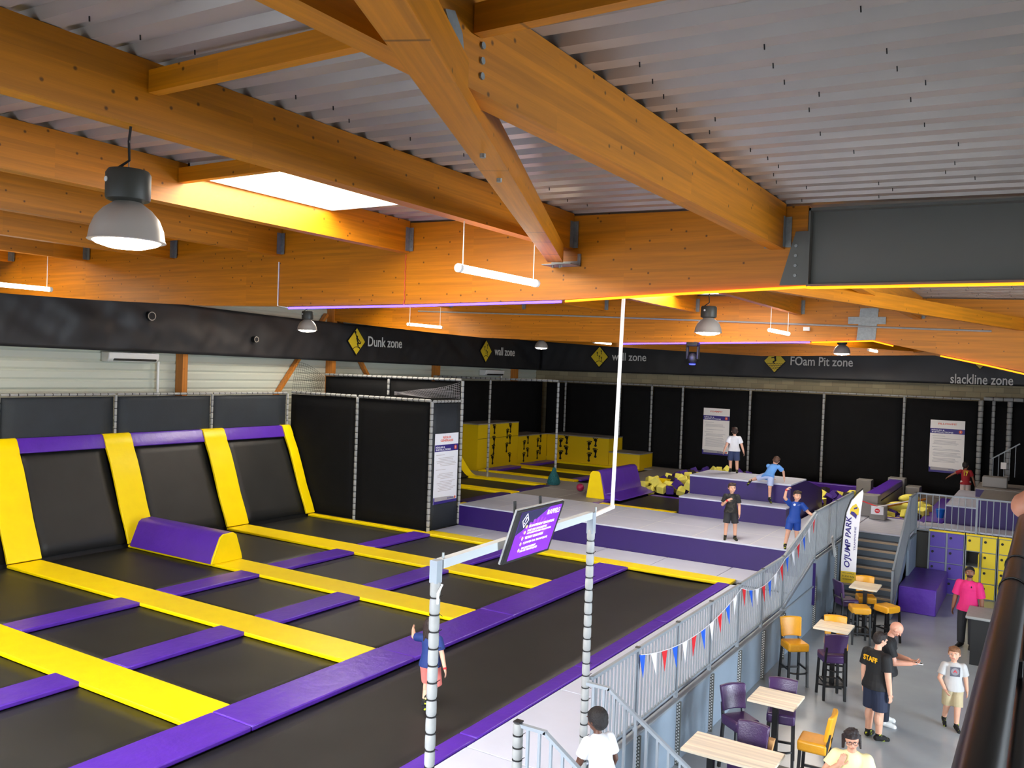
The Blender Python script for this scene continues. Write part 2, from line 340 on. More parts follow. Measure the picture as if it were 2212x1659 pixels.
# roof: trapezoidal steel sheet running across the hall, ribs 0.33 m apart, with openings for skylights
SKY = [(-8.0, -5.5, 6.05, 8.25), (-8.0, -5.5, 18.05, 20.25), (-18.7, -16.2, 6.05, 8.25), (-18.7, -16.2, 18.05, 20.25), (-8.0, -5.5, 29.0, 31.2)]
def in_sky(x, y): return any(a < x < b and c < y < d for a, b, c, d in SKY)
prof = []; y = -3.0
while y < 36.4:
    prof += [(y, .0), (y+.13, .0), (y+.17, .065), (y+.29, .065)]; y += .33
prof.append((36.4, 0))
# snap rib boundaries next to the skylights
xs = sorted(set([-21.5, -18.7, -16.2, -13, -10.7, -8.0, -5.5, -2.7, 0, 3, 6, 8.7]))
mb = MB(); vid = {}
for i, x in enumerate(xs):
    for j, (yy, dz) in enumerate(prof): vid[i, j] = len(mb.v); mb.v.append((x, yy, roofz(x)+dz))
for i in range(len(xs)-1):
    for j in range(len(prof)-1):
        if in_sky((xs[i]+xs[i+1])/2, (prof[j][0]+prof[j+1][0])/2): continue
        mb.f.append((vid[i, j], vid[i, j+1], vid[i+1, j+1], vid[i+1, j])); mb.m.append(0)
ceil_ = struct(mb.build('ceiling', M['deck']))
md = ceil_.modifiers.new('solid', 'SOLIDIFY'); md.thickness = .004; md.offset = 1
# roof insulation slab closing the roof above the sheet
mb = MB()
sx = [-21.5, -18.7, -16.2, -8.0, -5.5, 8.7]; sy = [-3.2, 6.05, 8.25, 18.05, 20.25, 29.0, 31.2, 36.4]
for i in range(5):
    for j in range(7):
        if in_sky((sx[i]+sx[i+1])/2, (sy[j]+sy[j+1])/2): continue
        a, b = sx[i], sx[i+1]; za, zb = roofz(a)+.08, roofz(b)+.08
        mb.add([(a, sy[j], za), (b, sy[j], zb), (b, sy[j+1], zb), (a, sy[j+1], za), (a, sy[j], za+.15), (b, sy[j], zb+.15), (b, sy[j+1], zb+.15), (a, sy[j+1], za+.15)],
               [(0, 3, 2, 1), (4, 5, 6, 7), (0, 1, 5, 4), (1, 2, 6, 5), (2, 3, 7, 6), (3, 0, 4, 7)])
struct(mb.build('ceiling_insulation', M['dkgrey']))
for i, (a, b, c, d) in enumerate(SKY):
    z0 = roofz(a)
    kb = MB()
    for q in ((a, a+.03, c, d), (b-.03, b, c, d), (a, b, c, c+.03), (a, b, d-.03, d)): kb.box(*q, z0-.14, z0+.3)
    w = struct(kb.build('window_%d' % (5+i), M['white']))
    MB().box(a+.03, b-.03, c+.03, d-.03, z0+.26, z0+.29).build('skylight_pane', M['sky'], w)
    pb = MB()
    for k in range(3): pb.box(a+.35+.01, a+.43, c+.5+k*.72, c+.98+k*.72, z0+.16, z0+.2)
    pb.build('opening_motor', M['galv'], w)
# screw tips below the sheet are stuff nobody could count
mb = MB(); rnd = random.Random(3)
for px in [-19, -13.4, -10.7, -4.9, -3.2, -2.3, -1.5, -.8]:
    for k in range(80):
        if rnd.random() < .35: continue
        yy = -1+k*.33+.07; x = px+rnd.uniform(-.12, .12)
        if in_sky(x, yy): continue
        mb.bar((x, yy, roofz(x)), (x+.003, yy, roofz(x)-.035), .007, .007)
o = mb.build('roof_screws', M['black'], ceil_); o['kind'] = 'stuff'

# ============================================================ TIMBER ROOF STRUCTURE
PX = [-18.8, -16.1, -13.45, -10.75, -8.1, -5.4, -2.7]
def main_beam(y, label, pts_bottom, steel):
    t = empty('main_beam', (-10, y, 7), label, 'beam', 'glulam main beams across the hall')
    right = pts_bottom[-1][0]
    poly = pts_bottom+[(right, roofz(right)-.03), (-21.0, roofz(-21)-.03)]
    MB().prism([(a, b) for a, b in poly], 1, y, y+.22).build('beam', M['woodX'], t, (-10, y, 7))
    return t
b1 = main_beam(9.9, 'deep orange glulam main beam nearest the viewer, ending at a grey steel girder',
               [(-21.0, 7.03), (-19.2, 6.915), (-16, 6.74), (-12.7, 6.60), (-10.5, 6.57), (-7.5, 6.58), (-5.46, 6.61), (-4, 6.67), (-2.38, 6.73)], True)
O1 = (-10, 9.9, 7)
MB().prism([(-2.66, 6.735), (-2.36, 6.735), (-2.36, 7.33), (-2.5, 7.33)], 1, 9.86, 9.9).build('gusset_plate', M['steelgrey'], b1, O1)
mbb = MB()
for zz in (6.84, 6.94, 7.04, 7.14): mbb.lathe((0, 0, 0), [(0.016, 0), (.016, .012)], 10)
for i, zz in enumerate((6.84, 6.95, 7.06, 7.17)):
    bb = MB(); bb.tube([(-2.49, 9.86, zz), (-2.49, 9.845, zz)], .018, 8); bb.build('bolt', M['galv'], b1, O1)
g = empty('steel_girder', (1, 9.9, 7.2), 'grey painted steel girder carrying on from the end of the nearest timber beam', 'girder')
mb = MB(); mb.box(-2.36, 8.4, 9.96, 9.98, 6.74, 7.56); mb.box(-2.36, 8.4, 9.84, 10.1, 6.71, 6.74); mb.box(-2.36, -2.34, 9.84, 10.1, 6.74, 7.58)
mb.prism([(-2.36, 7.58), (8.4, 7.4), (8.4, 7.37), (-2.36, 7.55)], 1, 9.84, 10.1)
mb.build('girder_web', M['steelgrey'], g, (1, 9.9, 7.2))
b2 = main_beam(21.9, 'second glulam main beam beyond the platform, with bolted grey steel plates',
               [(-21.1, 7.1), (-18.9, 6.90), (-16.57, 6.71), (-14.9, 6.59), (-13.04, 6.54), (-9.8, 6.48), (-5.2, 6.6), (-3.64, 6.65), (-3.3, 6.57), (-1.9, 6.28), (-.55, 6.0), (1, 5.5)], False)
O2 = (-10, 21.9, 7)
mb = MB(); mb.prism([(-3.96, 7.4), (-3.55, 7.42), (-3.6, 6.66), (-4.02, 6.64)], 1, 21.86, 21.9); mb.build('steel_plate', M['galv'], b2, O2)
MB().box(-4.22, -3.38, 21.83, 21.86, 7.03, 7.2).build('steel_plate', M['galv'], b2, O2)
b3 = main_beam(33.9, 'farthest glulam main beam just in front of the back wall', [(-21.0, 7.0), (-16, 6.75), (-9.8, 6.5), (-5.2, 6.62), (-3.6, 6.66), (-1.0, 6.1), (1, 5.6)], False)
# purlins along the hall, three bays each
PB = [7.55, 7.485, 7.42, 7.38, 7.32, 7.25, 7.14]
dist = ['by the left wall', 'second from the left wall', 'third from the left wall', 'fourth from the left wall', 'with the roof light beside it', 'carrying the big bell lamp', 'nearest the right-hand side']
for i, x in enumerate(PX):
    zb = PB[i]; zt = roofz(x)-.01
    for k, (y0, y1, wh) in enumerate(((-2.9, 9.88, 'in the near bay'), (10.14, 21.88, 'in the middle bay'), (22.14, 33.88, 'in the far bay'))):
        t = empty('purlin', (x, y1, zb), 'orange timber purlin %s, %s' % (wh, dist[i]), 'beam', 'timber purlins under the roof sheet')
        o3 = (x, y1, zb)
        MB().box(x-.08, x+.08, y0, y1, zb, zt).build('beam', M['woodY'], t, o3)
        mb = MB(); mb.box(x+.082, x+.15, y1-.012, y1, zb+.02, zb+.36); mb.box(x+.082, x+.088, y1-.1, y1-.012, zb+.02, zb+.36)
        mb.box(x-.15, x-.082, y1-.012, y1, zb+.02, zb+.36)
        h = mb.build('beam_hanger', M['galv'], t, o3)
        if k == 0 and i > 2:
            for zz in (.08, .19, .3): MB().tube([(x+.118, y1-.012, zb+zz), (x+.118, y1-.022, zb+zz)], .012, 8).build('bolt', M['galv'], h, o3)
        if k == 0 and i == 6:
            for px_, pz in ((3.775, .09), (3.775, .17), (3.775, .25)): MB().tube([(x+.08, px_, zb+pz), (x+.092, px_, zb+pz)], .019, 12).build('bolt', M['galv'], t, o3)
def blocking(x0, x1, y, label):
    zb = roofz((x0+x1)/2)-.2
    tag(MB().box(x0+.09, x1-.09, y-.04, y+.04, zb, roofz(x1)-.012).build('cross_timber', M['woodX']), label, 'beam', 'short cross timbers between purlins')
blocking(-5.4, -2.7, 3.72, 'short cross timber between the two nearest purlins, left of the big diagonal')
blocking(-2.7, 0, 3.72, 'short cross timber at the top edge, right of the big diagonal brace')
blocking(-8.1, -5.4, 5.98, 'short cross timber on the near side of the bright roof light')
blocking(-10.75, -8.1, 4.2, 'short cross timber far left under the roof sheet')
blocking(-13.45, -10.75, 9.5, 'short dark cross timber behind the big bell lamp')
# diagonal braces
def diag(name, p0, p1, w, h, parent=None, off=(0, 0, 0)):
    p0 = Vector(p0); p1 = Vector(p1); d = (p1-p0); x = d.normalized(); y = Vector((0, 0, 1)).cross(x).normalized(); z = x.cross(y)
    o = MB().box(0, d.length, -w/2, w/2, -h/2, h/2).build(name, M['woodO'], parent)
    o.rotation_euler = Matrix((x, y, z)).transposed().to_euler(); o.location = p0-Vector(off); return o
t = empty('diagonal_brace', (-5.45, 9.75, 7.1), 'large diagonal timber brace crossing the view to a steel bracket on the near beam', 'beam')
od = (-5.45, 9.75, 7.1)
d0 = Vector((-5.43, 9.62, 7.17)); d1 = Vector((-1.75, 1.5, 7.17)); diag('beam', d0, d1, .2, .22, t, od)
mb = MB(); mb.box(-5.62, -5.2, 9.6, 9.88, 7.03, 7.042); mb.box(-5.24, -5.2, 9.86, 9.885, 7.03, 7.19); mb.box(-5.63, -5.2, 9.87, 9.885, 7.03, 7.1)
mb.build('bracket', M['galv'], t, od)
for px_, py_ in ((-5.5, 9.68), (-5.42, 9.72), (-5.36, 9.66)): MB().tube([(px_, py_, 7.03), (px_, py_, 7.0)], .014, 8).build('bolt', M['galv'], t, od)
dv = (d1-d0)
for q in (.62, .54):
    p = d0+dv*q; MB().tube([(p.x, p.y, 7.06), (p.x, p.y, 7.035)], .02, 10).build('bolt', M['galv'], t, od)
MB().prism([(3.42, 7.45), (3.5, 7.47), (3.57, 7.38), (3.6, 7.25), (3.57, 7.24), (3.48, 7.36)], 0, -2.6, -2.612).build('fixing_plate', M['galv'], t, od)
t = tag(diag('diagonal_brace', (-4.6, 10.2, 7.14), (-.6, 21.8, 7.02), .12, .26), 'long pale diagonal brace beyond the girder, lit by the amber strip', 'beam')
tag(diag('diagonal_brace', (-10.9, 22.2, 6.95), (-4.2, 33.7, 6.9), .12, .24), 'slim diagonal brace in the far bay above the foam pit banner', 'beam')
tag(diag('diagonal_brace', (-.6, 22.2, 6.95), (-4.2, 33.6, 6.85), .12, .22), 'short diagonal brace of the far bay meeting under the second beam', 'beam')
# wall posts and wall braces on the left
for i, y in enumerate((9.95, 15.85, 21.85, 27.85, 33.85)):
    tag(MB().box(-21.26, -20.95, y, y+.17, 0, roofz(-21)-.02).build('timber_column', M['woodZ']), 'orange timber column on the white left wall, %s' % ORD[i], 'column', 'timber columns on the left wall')
tag(MB().bar((-21.15, 18.3, 3.0), (-21.15, 21.7, 7.3), .1, .16, (1, 0, 0)).build('wall_brace', M['woodZ']), 'slanting timber brace on the white wall left of a column', 'beam')
tag(MB().bar((-21.15, 22.2, 7.3), (-21.15, 25.7, 3.0), .1, .16, (1, 0, 0)).build('wall_brace', M['woodZ']), 'slanting timber brace on the white wall right of a column', 'beam')

# LED strips under the beams
def led(name, pts, m, label): return tag(MB().tube(pts, .016, 8).build(name, m), label, 'light strip')
led('led_strip', [(-10.45, 9.87, 6.53), (-8, 9.87, 6.545), (-5.46, 9.87, 6.58)], M['led_b'], 'bright blue LED strip under the near timber beam')
led('led_strip', [(-5.4, 9.87, 6.585), (-4, 9.87, 6.65), (-2.38, 9.87, 6.71), (-2.3, 9.82, 6.695), (-.25, 9.82, 6.695), (1, 9.82, 6.695)], M['led_o'], 'amber LED strip under the near beam and the steel girder')
led('led_strip', [(-10.2, 21.87, 6.465), (-7.7, 21.87, 6.52), (-5.1, 21.87, 6.58)], M['led_b'], 'blue LED strip under the second beam above the platform')
led('led_strip', [(-5.05, 21.87, 6.58), (-3.65, 21.87, 6.63), (-3.2, 21.87, 6.52)], M['led_o'], 'short amber LED strip under the steel plates of the second beam')
led('led_strip', [(-2.2, 21.87, 6.31), (-1.3, 21.87, 6.13), (-.4, 21.87, 5.92)], M['led_o'], 'amber LED strip rising down the slanting end of the second beam')
for nm_, lc_, sx_, pw_, cl_ in (('amber_glow', (-2.2, 9.95, 6.66), 6, 80, (1, .55, .12)), ('blue_glow', (-8, 9.95, 6.52), 5, 8, (.15, .15, 1))):
    l_ = area(nm_, lc_, (0, 1, -.15), sx_, .03, pw_, cl_)
# conduits
tag(MB().tube([(-10.72, 9.885, 7.28), (-10.72, 9.885, 6.57), (-10.5, 9.885, 6.54)], .012, 8).build('conduit', M['white']), 'thin white conduit running down the face of the near beam', 'pipe')
tag(MB().tube([(-17.3, 21.86, 7.4), (-12, 21.86, 7.25), (-8.1, 21.86, 7.12), (-2.5, 21.86, 6.92), (-1.2, 21.86, 6.88)], .022, 8).build('conduit', M['foamgrey']), 'long grey conduit clipped along the second beam', 'pipe')
tag(MB().tube([(-8.09+.01*math.sin(i*2.1), 9.885, 7.3-i*.05) for i in range(16)], .006, 6).build('cable', M['porange']), 'thin orange cable hanging down the near beam from a hanger', 'cable')
tag(MB().box(-5.25, -5.1, 21.78, 21.86, 6.86, 6.95).build('junction_box', M['white']), 'small white junction box under the conduit of the second beam', 'box')

# ============================================================ LAMPS
def bell_lamp(x, y, dz, label):
    zb = PB[PX.index(x)]; t = empty('pendant_lamp', (x, y, 6.46), label, 'lamp', 'bell-shaped pendant lamps'); o = (x, y, 6.46)
    MB().tube([(x, y, zb), (x, y, 6.95)], .004, 6).build('suspension_chain', M['galv'], t, o)
    MB().tube([(x+.01, y, zb), (x-.006, y, zb-.1), (x+.005, y, 7.02), (x-.05, y-.04, 6.97), (x-.09, y-.07, 6.93)], .009, 8).build('power_cable', M['black'], t, o)
    h = MB().lathe((x, y, 6.735), [(.10, 0), (.14, .015), (.145, .03), (.145, .19), (.13, .215), (.0, .22)], 36).build('ballast_housing', M['dkgrey'], t, o, smooth=True)
    a = -.2
    MB().tube([(x+.14*math.sin(a)*1.0, y-.146, 6.87), (x+.14*math.sin(a), y-.15, 6.87)], .018, 12).build('vent_plug', M['white'], h, o)
    MB().lathe((x, y, 6.47), [(.245, -.004), (.252, 0), (.245, .012), (.235, .08), (.205, .155), (.155, .215), (.10, .255), (.08, .27), (.075, .265), (.15, .205), (.198, .15), (.228, .08), (.236, .004)], 48).build('shade', M['alu'], t, o, smooth=True)
    MB().lathe((x, y, 6.46), [(.0, -.045), (.12, -.035), (.2, -.01), (.225, .012), (.0, .02)], 32).build('glowing_lens', M['bulb'], t, o, smooth=True)
bell_lamp(-5.4, 3.61, 0, 'large bell-shaped metal pendant lamp hanging closest to the viewer')
bell_lamp(-5.4, 15.35, 0, 'bell pendant lamp beneath the second roof light, right of the white strap')
bell_lamp(-5.4, 27.2, 0, 'bell pendant lamp in front of the foam pit lettering')
bell_lamp(-16.1, 15.85, 0, 'bell pendant lamp above the left end of the blue strip')
bell_lamp(-16.1, 27.7, 0, 'small bell pendant lamp in the far left corner before the banner')
def tube_light(x, y, ln, label):
    zb = PB[PX.index(x)]; z = 6.74-.012*(x+5.4)-.0; t = empty('tube_light', (x, y, z), label, 'lamp', 'suspended fluorescent tube lights'); o = (x, y, z)
    MB().tube([(x, y+.02, z), (x, y+ln-.02, z)], .043, 14).build('glowing_tube', M['tube'], t, o, smooth=True)
    MB().tube([(x, y-.03, z), (x, y+.02, z)], .048, 14).build('end_cap', M['white'], t, o, smooth=True)
    MB().tube([(x, y+ln-.02, z), (x, y+ln+.03, z)], .048, 14).build('end_cap', M['white'], t, o, smooth=True)
    for q in (y+.06, y+ln-.06): MB().tube([(x, q, zb), (x, q, z+.04)], .006, 6).build('hanger_rod', M['white'], t, o)
tube_light(-5.4, 7.5, 1.6, 'glowing fluorescent tube hanging in the middle, below the near beam')
tube_light(-5.4, 19.4, 1.6, 'fluorescent tube right of the second bell lamp')
tube_light(-5.4, 31.6, 1.6, 'small fluorescent tube right of the foam pit lettering')
tube_light(-16.1, 7.6, 1.6, 'fluorescent tube cut off by the left edge of the photo')
tube_light(-16.1, 19.9, 1.6, 'fluorescent tube below the blue strip, left of centre')
tube_light(-16.1, 32.0, 1.6, 'small fluorescent tube above the far wall zone sign')
# moving head stage light
t = empty('stage_light', (-7.95, 21.5, 6.2), 'black moving-head stage light glowing blue below the second beam', 'stage light'); o = (-7.95, 21.5, 6.2)
mb = MB(); mb.box(-8.1, -7.8, 21.38, 21.62, 6.42, 6.52); mb.build('base', M['black'], t, o, bevel=.02)
mb = MB(); mb.box(-8.12, -8.07, 21.44, 21.56, 6.08, 6.42); mb.box(-7.83, -7.78, 21.44, 21.56, 6.08, 6.42); mb.build('yoke', M['black'], t, o, bevel=.015)
MB().ell((-7.95, 21.5, 6.1), (.12, .13, .14)).build('lamp_head', M['black'], t, o, smooth=True)
MB().lathe((-7.95, 21.5, 5.93), [(.0, 0), (.075, .005), (.09, .04)], 20).build('lens', mat('blue_lens', (70, 80, 220), .3, emit=1.5), t, o, smooth=True)
MB().tube([(-7.95, 21.5, 6.5), (-7.95, 21.6, 6.53), (-7.95, 21.96, 6.53)], .012, 8).build('clamp', M['galv'], t, o)
l = bpy.data.lights.new('stage_glow', 'POINT'); l.energy = 6; l.color = (.15, .15, 1); l.shadow_soft_size = .08; lo = bpy.data.objects.new('stage_glow', l); COL.objects.link(lo); lo.location = (-7.9, 21.2, 6.15)

# ============================================================ BANNERS ON THE WALLS
def wavy(p0, p1, z0, z1, n, amp, nm, m, label, thick=.006, drop=0):
    """hanging tarpaulin between p0 and p1 with soft creases"""
    p0 = Vector(p0); p1 = Vector(p1); d = (p1-p0); nrm = Vector((d.y, -d.x, 0)).normalized(); mb = MB(); rows = 14
    for i in range(n+1):
        for j in range(rows+1):
            q = i/n; w = j/rows; p = p0+d*q; zz = z0(q)*(1-w)+z1(q)*w
            s_ = d.length*q
            a = amp*(noise.noise(Vector((s_*1.1+w*1.4, w*1.6, 3)))*1.2+.6*noise.noise(Vector((s_*3.1-w*2, w*1.2, 9))))*math.sin(PI*w)**.5
            mb.v.append((p.x+nrm.x*a, p.y+nrm.y*a, zz))
    for i in range(n):
        for j in range(rows):
            k = i*(rows+1)+j; mb.f.append((k, k+1, k+rows+2, k+rows+1)); mb.m.append(0)
    o = mb.build(nm, m, smooth=True); md = o.modifiers.new('s', 'SOLIDIFY'); md.thickness = thick; return tag(o, label, 'banner')
wavy((-20.86, 3, 0), (-20.86, 35.85, 0), lambda q: 5.84-.215*q, lambda q: 7.02+.0*q if q > .6 else 7.02+.16*math.sin(PI*q/.6)**2*(.6 if q < .3 else 1), 220, .085, 'wall_banner', M['banner'], 'long black tarpaulin banner high on the left wall')
wavy((-20.86, 35.88, 0), (2, 35.88, 0), lambda q: 5.62+.06*q, lambda q: 7.0-.02*q, 160, .03, 'wall_banner', M['banner'], 'long black tarpaulin banner across the top of the back wall')
# round spotlights poking through the left banner
for y, z, r, lb in ((14.66, 6.75, .13, 'left'), (18.3, 6.29, .1, 'right')):
    t = empty('speaker_hole', (-20.8, y, z), 'round black spotlight poking through the left banner, the %s of two' % lb, 'spotlight', 'round spotlights in the banner')
    MB().tube([(-20.86, y, z), (-20.72, y, z)], r, 20).build('housing', M['black'], t, (-20.8, y, z), smooth=True)
    mb = MB()
    for k in range(24):
        a = 2*PI*k/24; mb.add([], [])
    MB().tube([(-20.72, y+(r-.02)*math.cos(a), z+(r-.02)*math.sin(a)) for a in [2*PI*i/20 for i in range(21)]], .012, 6).build('rim', M['alu'], t, (-20.8, y, z), smooth=True)
# zone signs: yellow diamonds with pictograms, and lettering
def foot(cx, cy, s=1.0, flip=1, a=0.0):
    P = []
    def T(pl): return [(cx+s*(x*flip*math.cos(a)-y*math.sin(a)), cy+s*(x*flip*math.sin(a)+y*math.cos(a))) for x, y in pl]
    P.append(T(disc(.0, .30, .16, .17))); P.append(T([(-.10, .32), (.16, .28), (.10, .0), (.09, -.3), (-.04, -.3), (-.02, 0)])); P.append(T(disc(.03, -.36, .115, .14)))
    for i, (tx, ty, tr) in enumerate(((-.17, .5, .075), (-.05, .55, .055), (.05, .55, .05), (.13, .51, .045), (.2, .45, .04))): P.append(T(disc(tx, ty, tr, tr*1.2, 8)))
    return P
def zone_sign(c, right, word, figure, label, tw=1, gap=.14):
    c = Vector(c); right = Vector(right); up = Vector((0, 0, 1)); t = empty('zone_sign', c, label, 'sign', 'yellow diamond zone signs'); off = c; n = right.cross(up)
    flat([[(0, .5), (.46, 0), (0, -.5), (-.46, 0)]], c+n*-.02, right, up, .045, mb=MB()).build('diamond_board', M['black'], t, off)
    flat([[(0, .46), (.43, 0), (0, -.46), (-.43, 0)]], c+n*.028, right, up, .004).build('diamond_face', M['signy'], t, off)
    polys = []
    if figure == 'foot':
        polys += foot(-.1, .12, .17, -1, .12)+foot(.09, .2, .17, 1, 0)+foot(.0, -.04, .17, -1, 0)+foot(.11, -.1, .17, 1, .1)
        polys += [seg2(.24*math.cos(a), -.43+.24*math.sin(a), .24*math.cos(a+.18), -.43+.24*math.sin(a+.18), .012) for a in [.45+i*.17 for i in range(13)]]
    elif figure == 'dunk':
        polys += [disc(-.08, .32, .045), seg2(-.07, .29, -.03, .18, .018), disc(.02, .17, .035), seg2(.0, .14, .06, -.04, .045, .03), seg2(.02, .12, -.05, .22, .018),
                  seg2(.05, .1, .16, .0, .018), seg2(.05, -.04, .18, -.08, .035, .02), seg2(.18, -.08, .22, .0, .02), seg2(.04, -.05, .08, -.2, .035, .018), seg2(.08, -.2, .18, -.22, .018)]
        polys += [seg2(.24*math.cos(a), -.43+.24*math.sin(a), .24*math.cos(a+.18), -.43+.24*math.sin(a+.18), .012) for a in [.45+i*.17 for i in range(13)]]
    else:
        polys += [disc(.0, .2, .035), seg2(.0, .17, .04, .0, .045, .03), seg2(.01, .15, -.14, .13, .018), seg2(.03, .17, .07, .32, .018), seg2(.04, .02, -.08, -.04, .03, .02), seg2(-.08, -.04, .0, -.1, .018)]
        for r_ in range(4):
            for k in range(7-r_):
                xx = -.3+.05*r_+k*.1; yy = -.1-.07*r_; polys.append(seg2(xx, yy, xx+.05, yy-.02, .009)); polys.append(seg2(xx+.05, yy-.02, xx+.1, yy, .009))
    if figure == 'slack': polys = [seg2(-.3, -.12, .3, -.12, .012), disc(.0, .2, .035), seg2(0, .16, 0, -.0, .04), seg2(0, 0, -.03, -.12, .02), seg2(0, 0, .05, -.12, .02), seg2(0, .12, .18, .16, .015), seg2(0, .12, -.18, .16, .015)]
    flat(polys, c+n*.033, right, up, .003).build('pictogram', M['black'], t, off)
    if word: text('lettering', word, t, c+right*(.46+gap+tw/2)+up*.03+n*.04, right, up, tw, .36, M['signt'], off, .006, .012)
    return t
zone_sign((-20.80, 22.84, 6.43), (0, 1, 0), 'Dunk zone', 'dunk', 'yellow diamond with a dunking player beside Dunk zone lettering', 1.9, .12)
zone_sign((-20.80, 31.02, 6.37), (0, 1, 0), 'wall zone', 'foot', 'yellow footprint diamond and wall zone lettering on the left banner', 1.66, .2)
zone_sign((-17.7, 35.82, 6.34), (1, 0, 0), 'wall zone', 'foot', 'yellow footprint diamond and wall zone lettering on the back banner', 1.68, .18)
zone_sign((-9.71, 35.82, 6.35), (1, 0, 0), 'FOam Pit zone', 'foam', 'yellow diamond with a jumper over foam and foam pit lettering', 2.4, .18)
t = zone_sign((-2.28, 35.82, 6.72), (1, 0, 0), '', 'slack', 'yellow diamond above slackline zone lettering, half hidden by the beam')
text('lettering', 'slackline zone', t, (-2.22, 35.78, 5.87), (1, 0, 0), (0, 0, 1), 2.02, .36, M['signt'], (-2.28, 35.82, 6.72), .006, .012)
# air conditioners on the left wall
for y, z, lb in ((14.3, 5.62, 'near'), (32.0, 5.44, 'far')):
    t = empty('air_conditioner', (-21.1, y, z), 'white split air conditioner on the left wall, the %s one' % lb, 'air conditioner', 'air conditioners on the left wall'); o = (-21.1, y, z)
    MB().prism([(-21.26, z-.13), (-21.0, z-.13), (-20.9, z-.05), (-20.88, z+.12), (-21.26, z+.14)], 1, y-.75, y+.75).build('casing', M['white'], t, o, bevel=.03)
    MB().bar((-20.925, y-.6, z-.062), (-20.925, y+.66, z-.062), .06, .055, (1, 0, .4)).build('air_slot', M['black'], t, o)
    MB().tube([(-21.15, y+.9, z-.1), (-21.15, y+.9, 3)], .035, 8).build('pipe', M['white'], t, o)

# ============================================================ TRAMPOLINE COURT
def pad(name, x0, x1, y0, y1, z0, z1, m, label, cat='safety pad', group=None, bev=.018):
    """vinyl-covered foam pad, subdivided so its top sags and creases a little"""
    mb = MB(); nx = max(1, int((x1-x0)/.25)); ny = max(1, int((y1-y0)/.25)); vid = {}
    for i in range(nx+1):
        for j in range(ny+1):
            x = x0+(x1-x0)*i/nx; y = y0+(y1-y0)*j/ny; ed = i in (0, nx) or j in (0, ny)
            dz = 0 if ed else .008*noise.noise(Vector((x*2.2, y*2.2, z1)))
            vid[i, j] = len(mb.v); mb.v.append((x, y, z1+dz))
    for i in range(nx):
        for j in range(ny): mb.f.append((vid[i, j], vid[i+1, j], vid[i+1, j+1], vid[i, j+1])); mb.m.append(0)
    rim = [vid[i, 0] for i in range(nx+1)]+[vid[nx, j] for j in range(1, ny+1)]+[vid[i, ny] for i in range(nx-1, -1, -1)]+[vid[0, j] for j in range(ny-1, 0, -1)]
    k = len(mb.v); n = len(rim)
    for r in rim: v = mb.v[r]; mb.v.append((v[0], v[1], z0))
    for q in range(n): mb.f.append((rim[q], k+q, k+(q+1) % n, rim[(q+1) % n])); mb.m.append(0)
    mb.f.append(tuple(k+q for q in range(n))[::-1]); mb.m.append(0)
    o = mb.build(name, m, smooth=True); md = o.modifiers.new('bevel', 'BEVEL'); md.width = bev; md.segments = 2; md.limit_method = 'ANGLE'; md.angle_limit = math.radians(60)
    return tag(o, label, cat, group)
SY = [(-1.6, -.85), (1.35, 2.1), (4.27, 5.02), (7.19, 7.94), (10.16, 10.92), (13.08, 13.84), (16.09, 16.84), (19.17, 19.42)]
XB = [(-19.2, -15.1), (-14.5, -12.22), (-11.6, -9.28)]
# black plinth
tag(MB().box(-20.9, -4.53, -1.6, 20.9, .0, .86).build('trampoline_plinth', M['black']), 'black plinth the whole trampoline court is built into', 'plinth')
colname = ['beside the sloping wall', 'in the middle column', 'beside the long purple pad']
rowname = ['', '', '', 'in front of the lowest yellow strip', 'between the first and second yellow strips', 'between the second and third yellow strips', 'between the third and fourth yellow strips', 'against the far dividing net']
for r in range(2, 7):
    y0, y1 = SY[r][1], SY[r+1][0]
    for c, (x0, x1) in enumerate(XB):
        mb = MB(); n = 8; vid = {}
        for i in range(n+1):
            for j in range(n+1):
                x = x0+(x1-x0)*i/n; y = y0+(y1-y0)*j/n; vid[i, j] = len(mb.v)
                mb.v.append((x, y, .925-.02*math.sin(PI*i/n)*math.sin(PI*j/n)))
        for i in range(n):
            for j in range(n): mb.f.append((vid[i, j], vid[i+1, j], vid[i+1, j+1], vid[i, j+1])); mb.m.append(0)
        o = mb.build('trampoline_bed', M['bed'], smooth=True); md = o.modifiers.new('s', 'SOLIDIFY'); md.thickness = .01
        tag(o, 'black trampoline bed %s, %s' % (rowname[r+1], colname[c]), 'trampoline bed', 'trampoline beds of the grid')
mb = MB(); n = 30
for i in range(9):
    for j in range(n+1): mb.v.append((-8.5+2.22*i/8, -1.5+20.67*j/n, .915-.03*math.sin(PI*i/8)))
for i in range(8):
    for j in range(n): k = i*(n+1)+j; mb.f.append((k, k+n+1, k+n+2, k+1)); mb.m.append(0)
o = mb.build('trampoline_bed', M['bed'], smooth=True); md = o.modifiers.new('s', 'SOLIDIFY'); md.thickness = .01
tag(o, 'long black running trampoline bed between the two long purple pads', 'trampoline bed')
stripn = {2: 'lowest left corner', 3: 'first from the bottom', 4: 'second from the bottom', 5: 'third from the bottom, starting at the purple wedge block', 6: 'fourth from the bottom'}
for r in (2, 3, 4, 5, 6):
    pad('padded_strip', -19.2, -9.28, SY[r][0], SY[r][1], .93, 1.0, M['yellow'], 'yellow padded strip across the court, %s' % stripn[r], group='yellow padded strips')
pad('padded_strip', -19.2, -14.83, 19.17, 19.40, .93, 1.0, M['yellow'], 'narrow yellow padded strip at the foot of the far dividing net')
pad('padded_strip', -14.8, -6.02, 19.17, 19.68, .93, 1.0, M['yellow'], 'yellow padded strip along the grey walkway at the far end of the court')
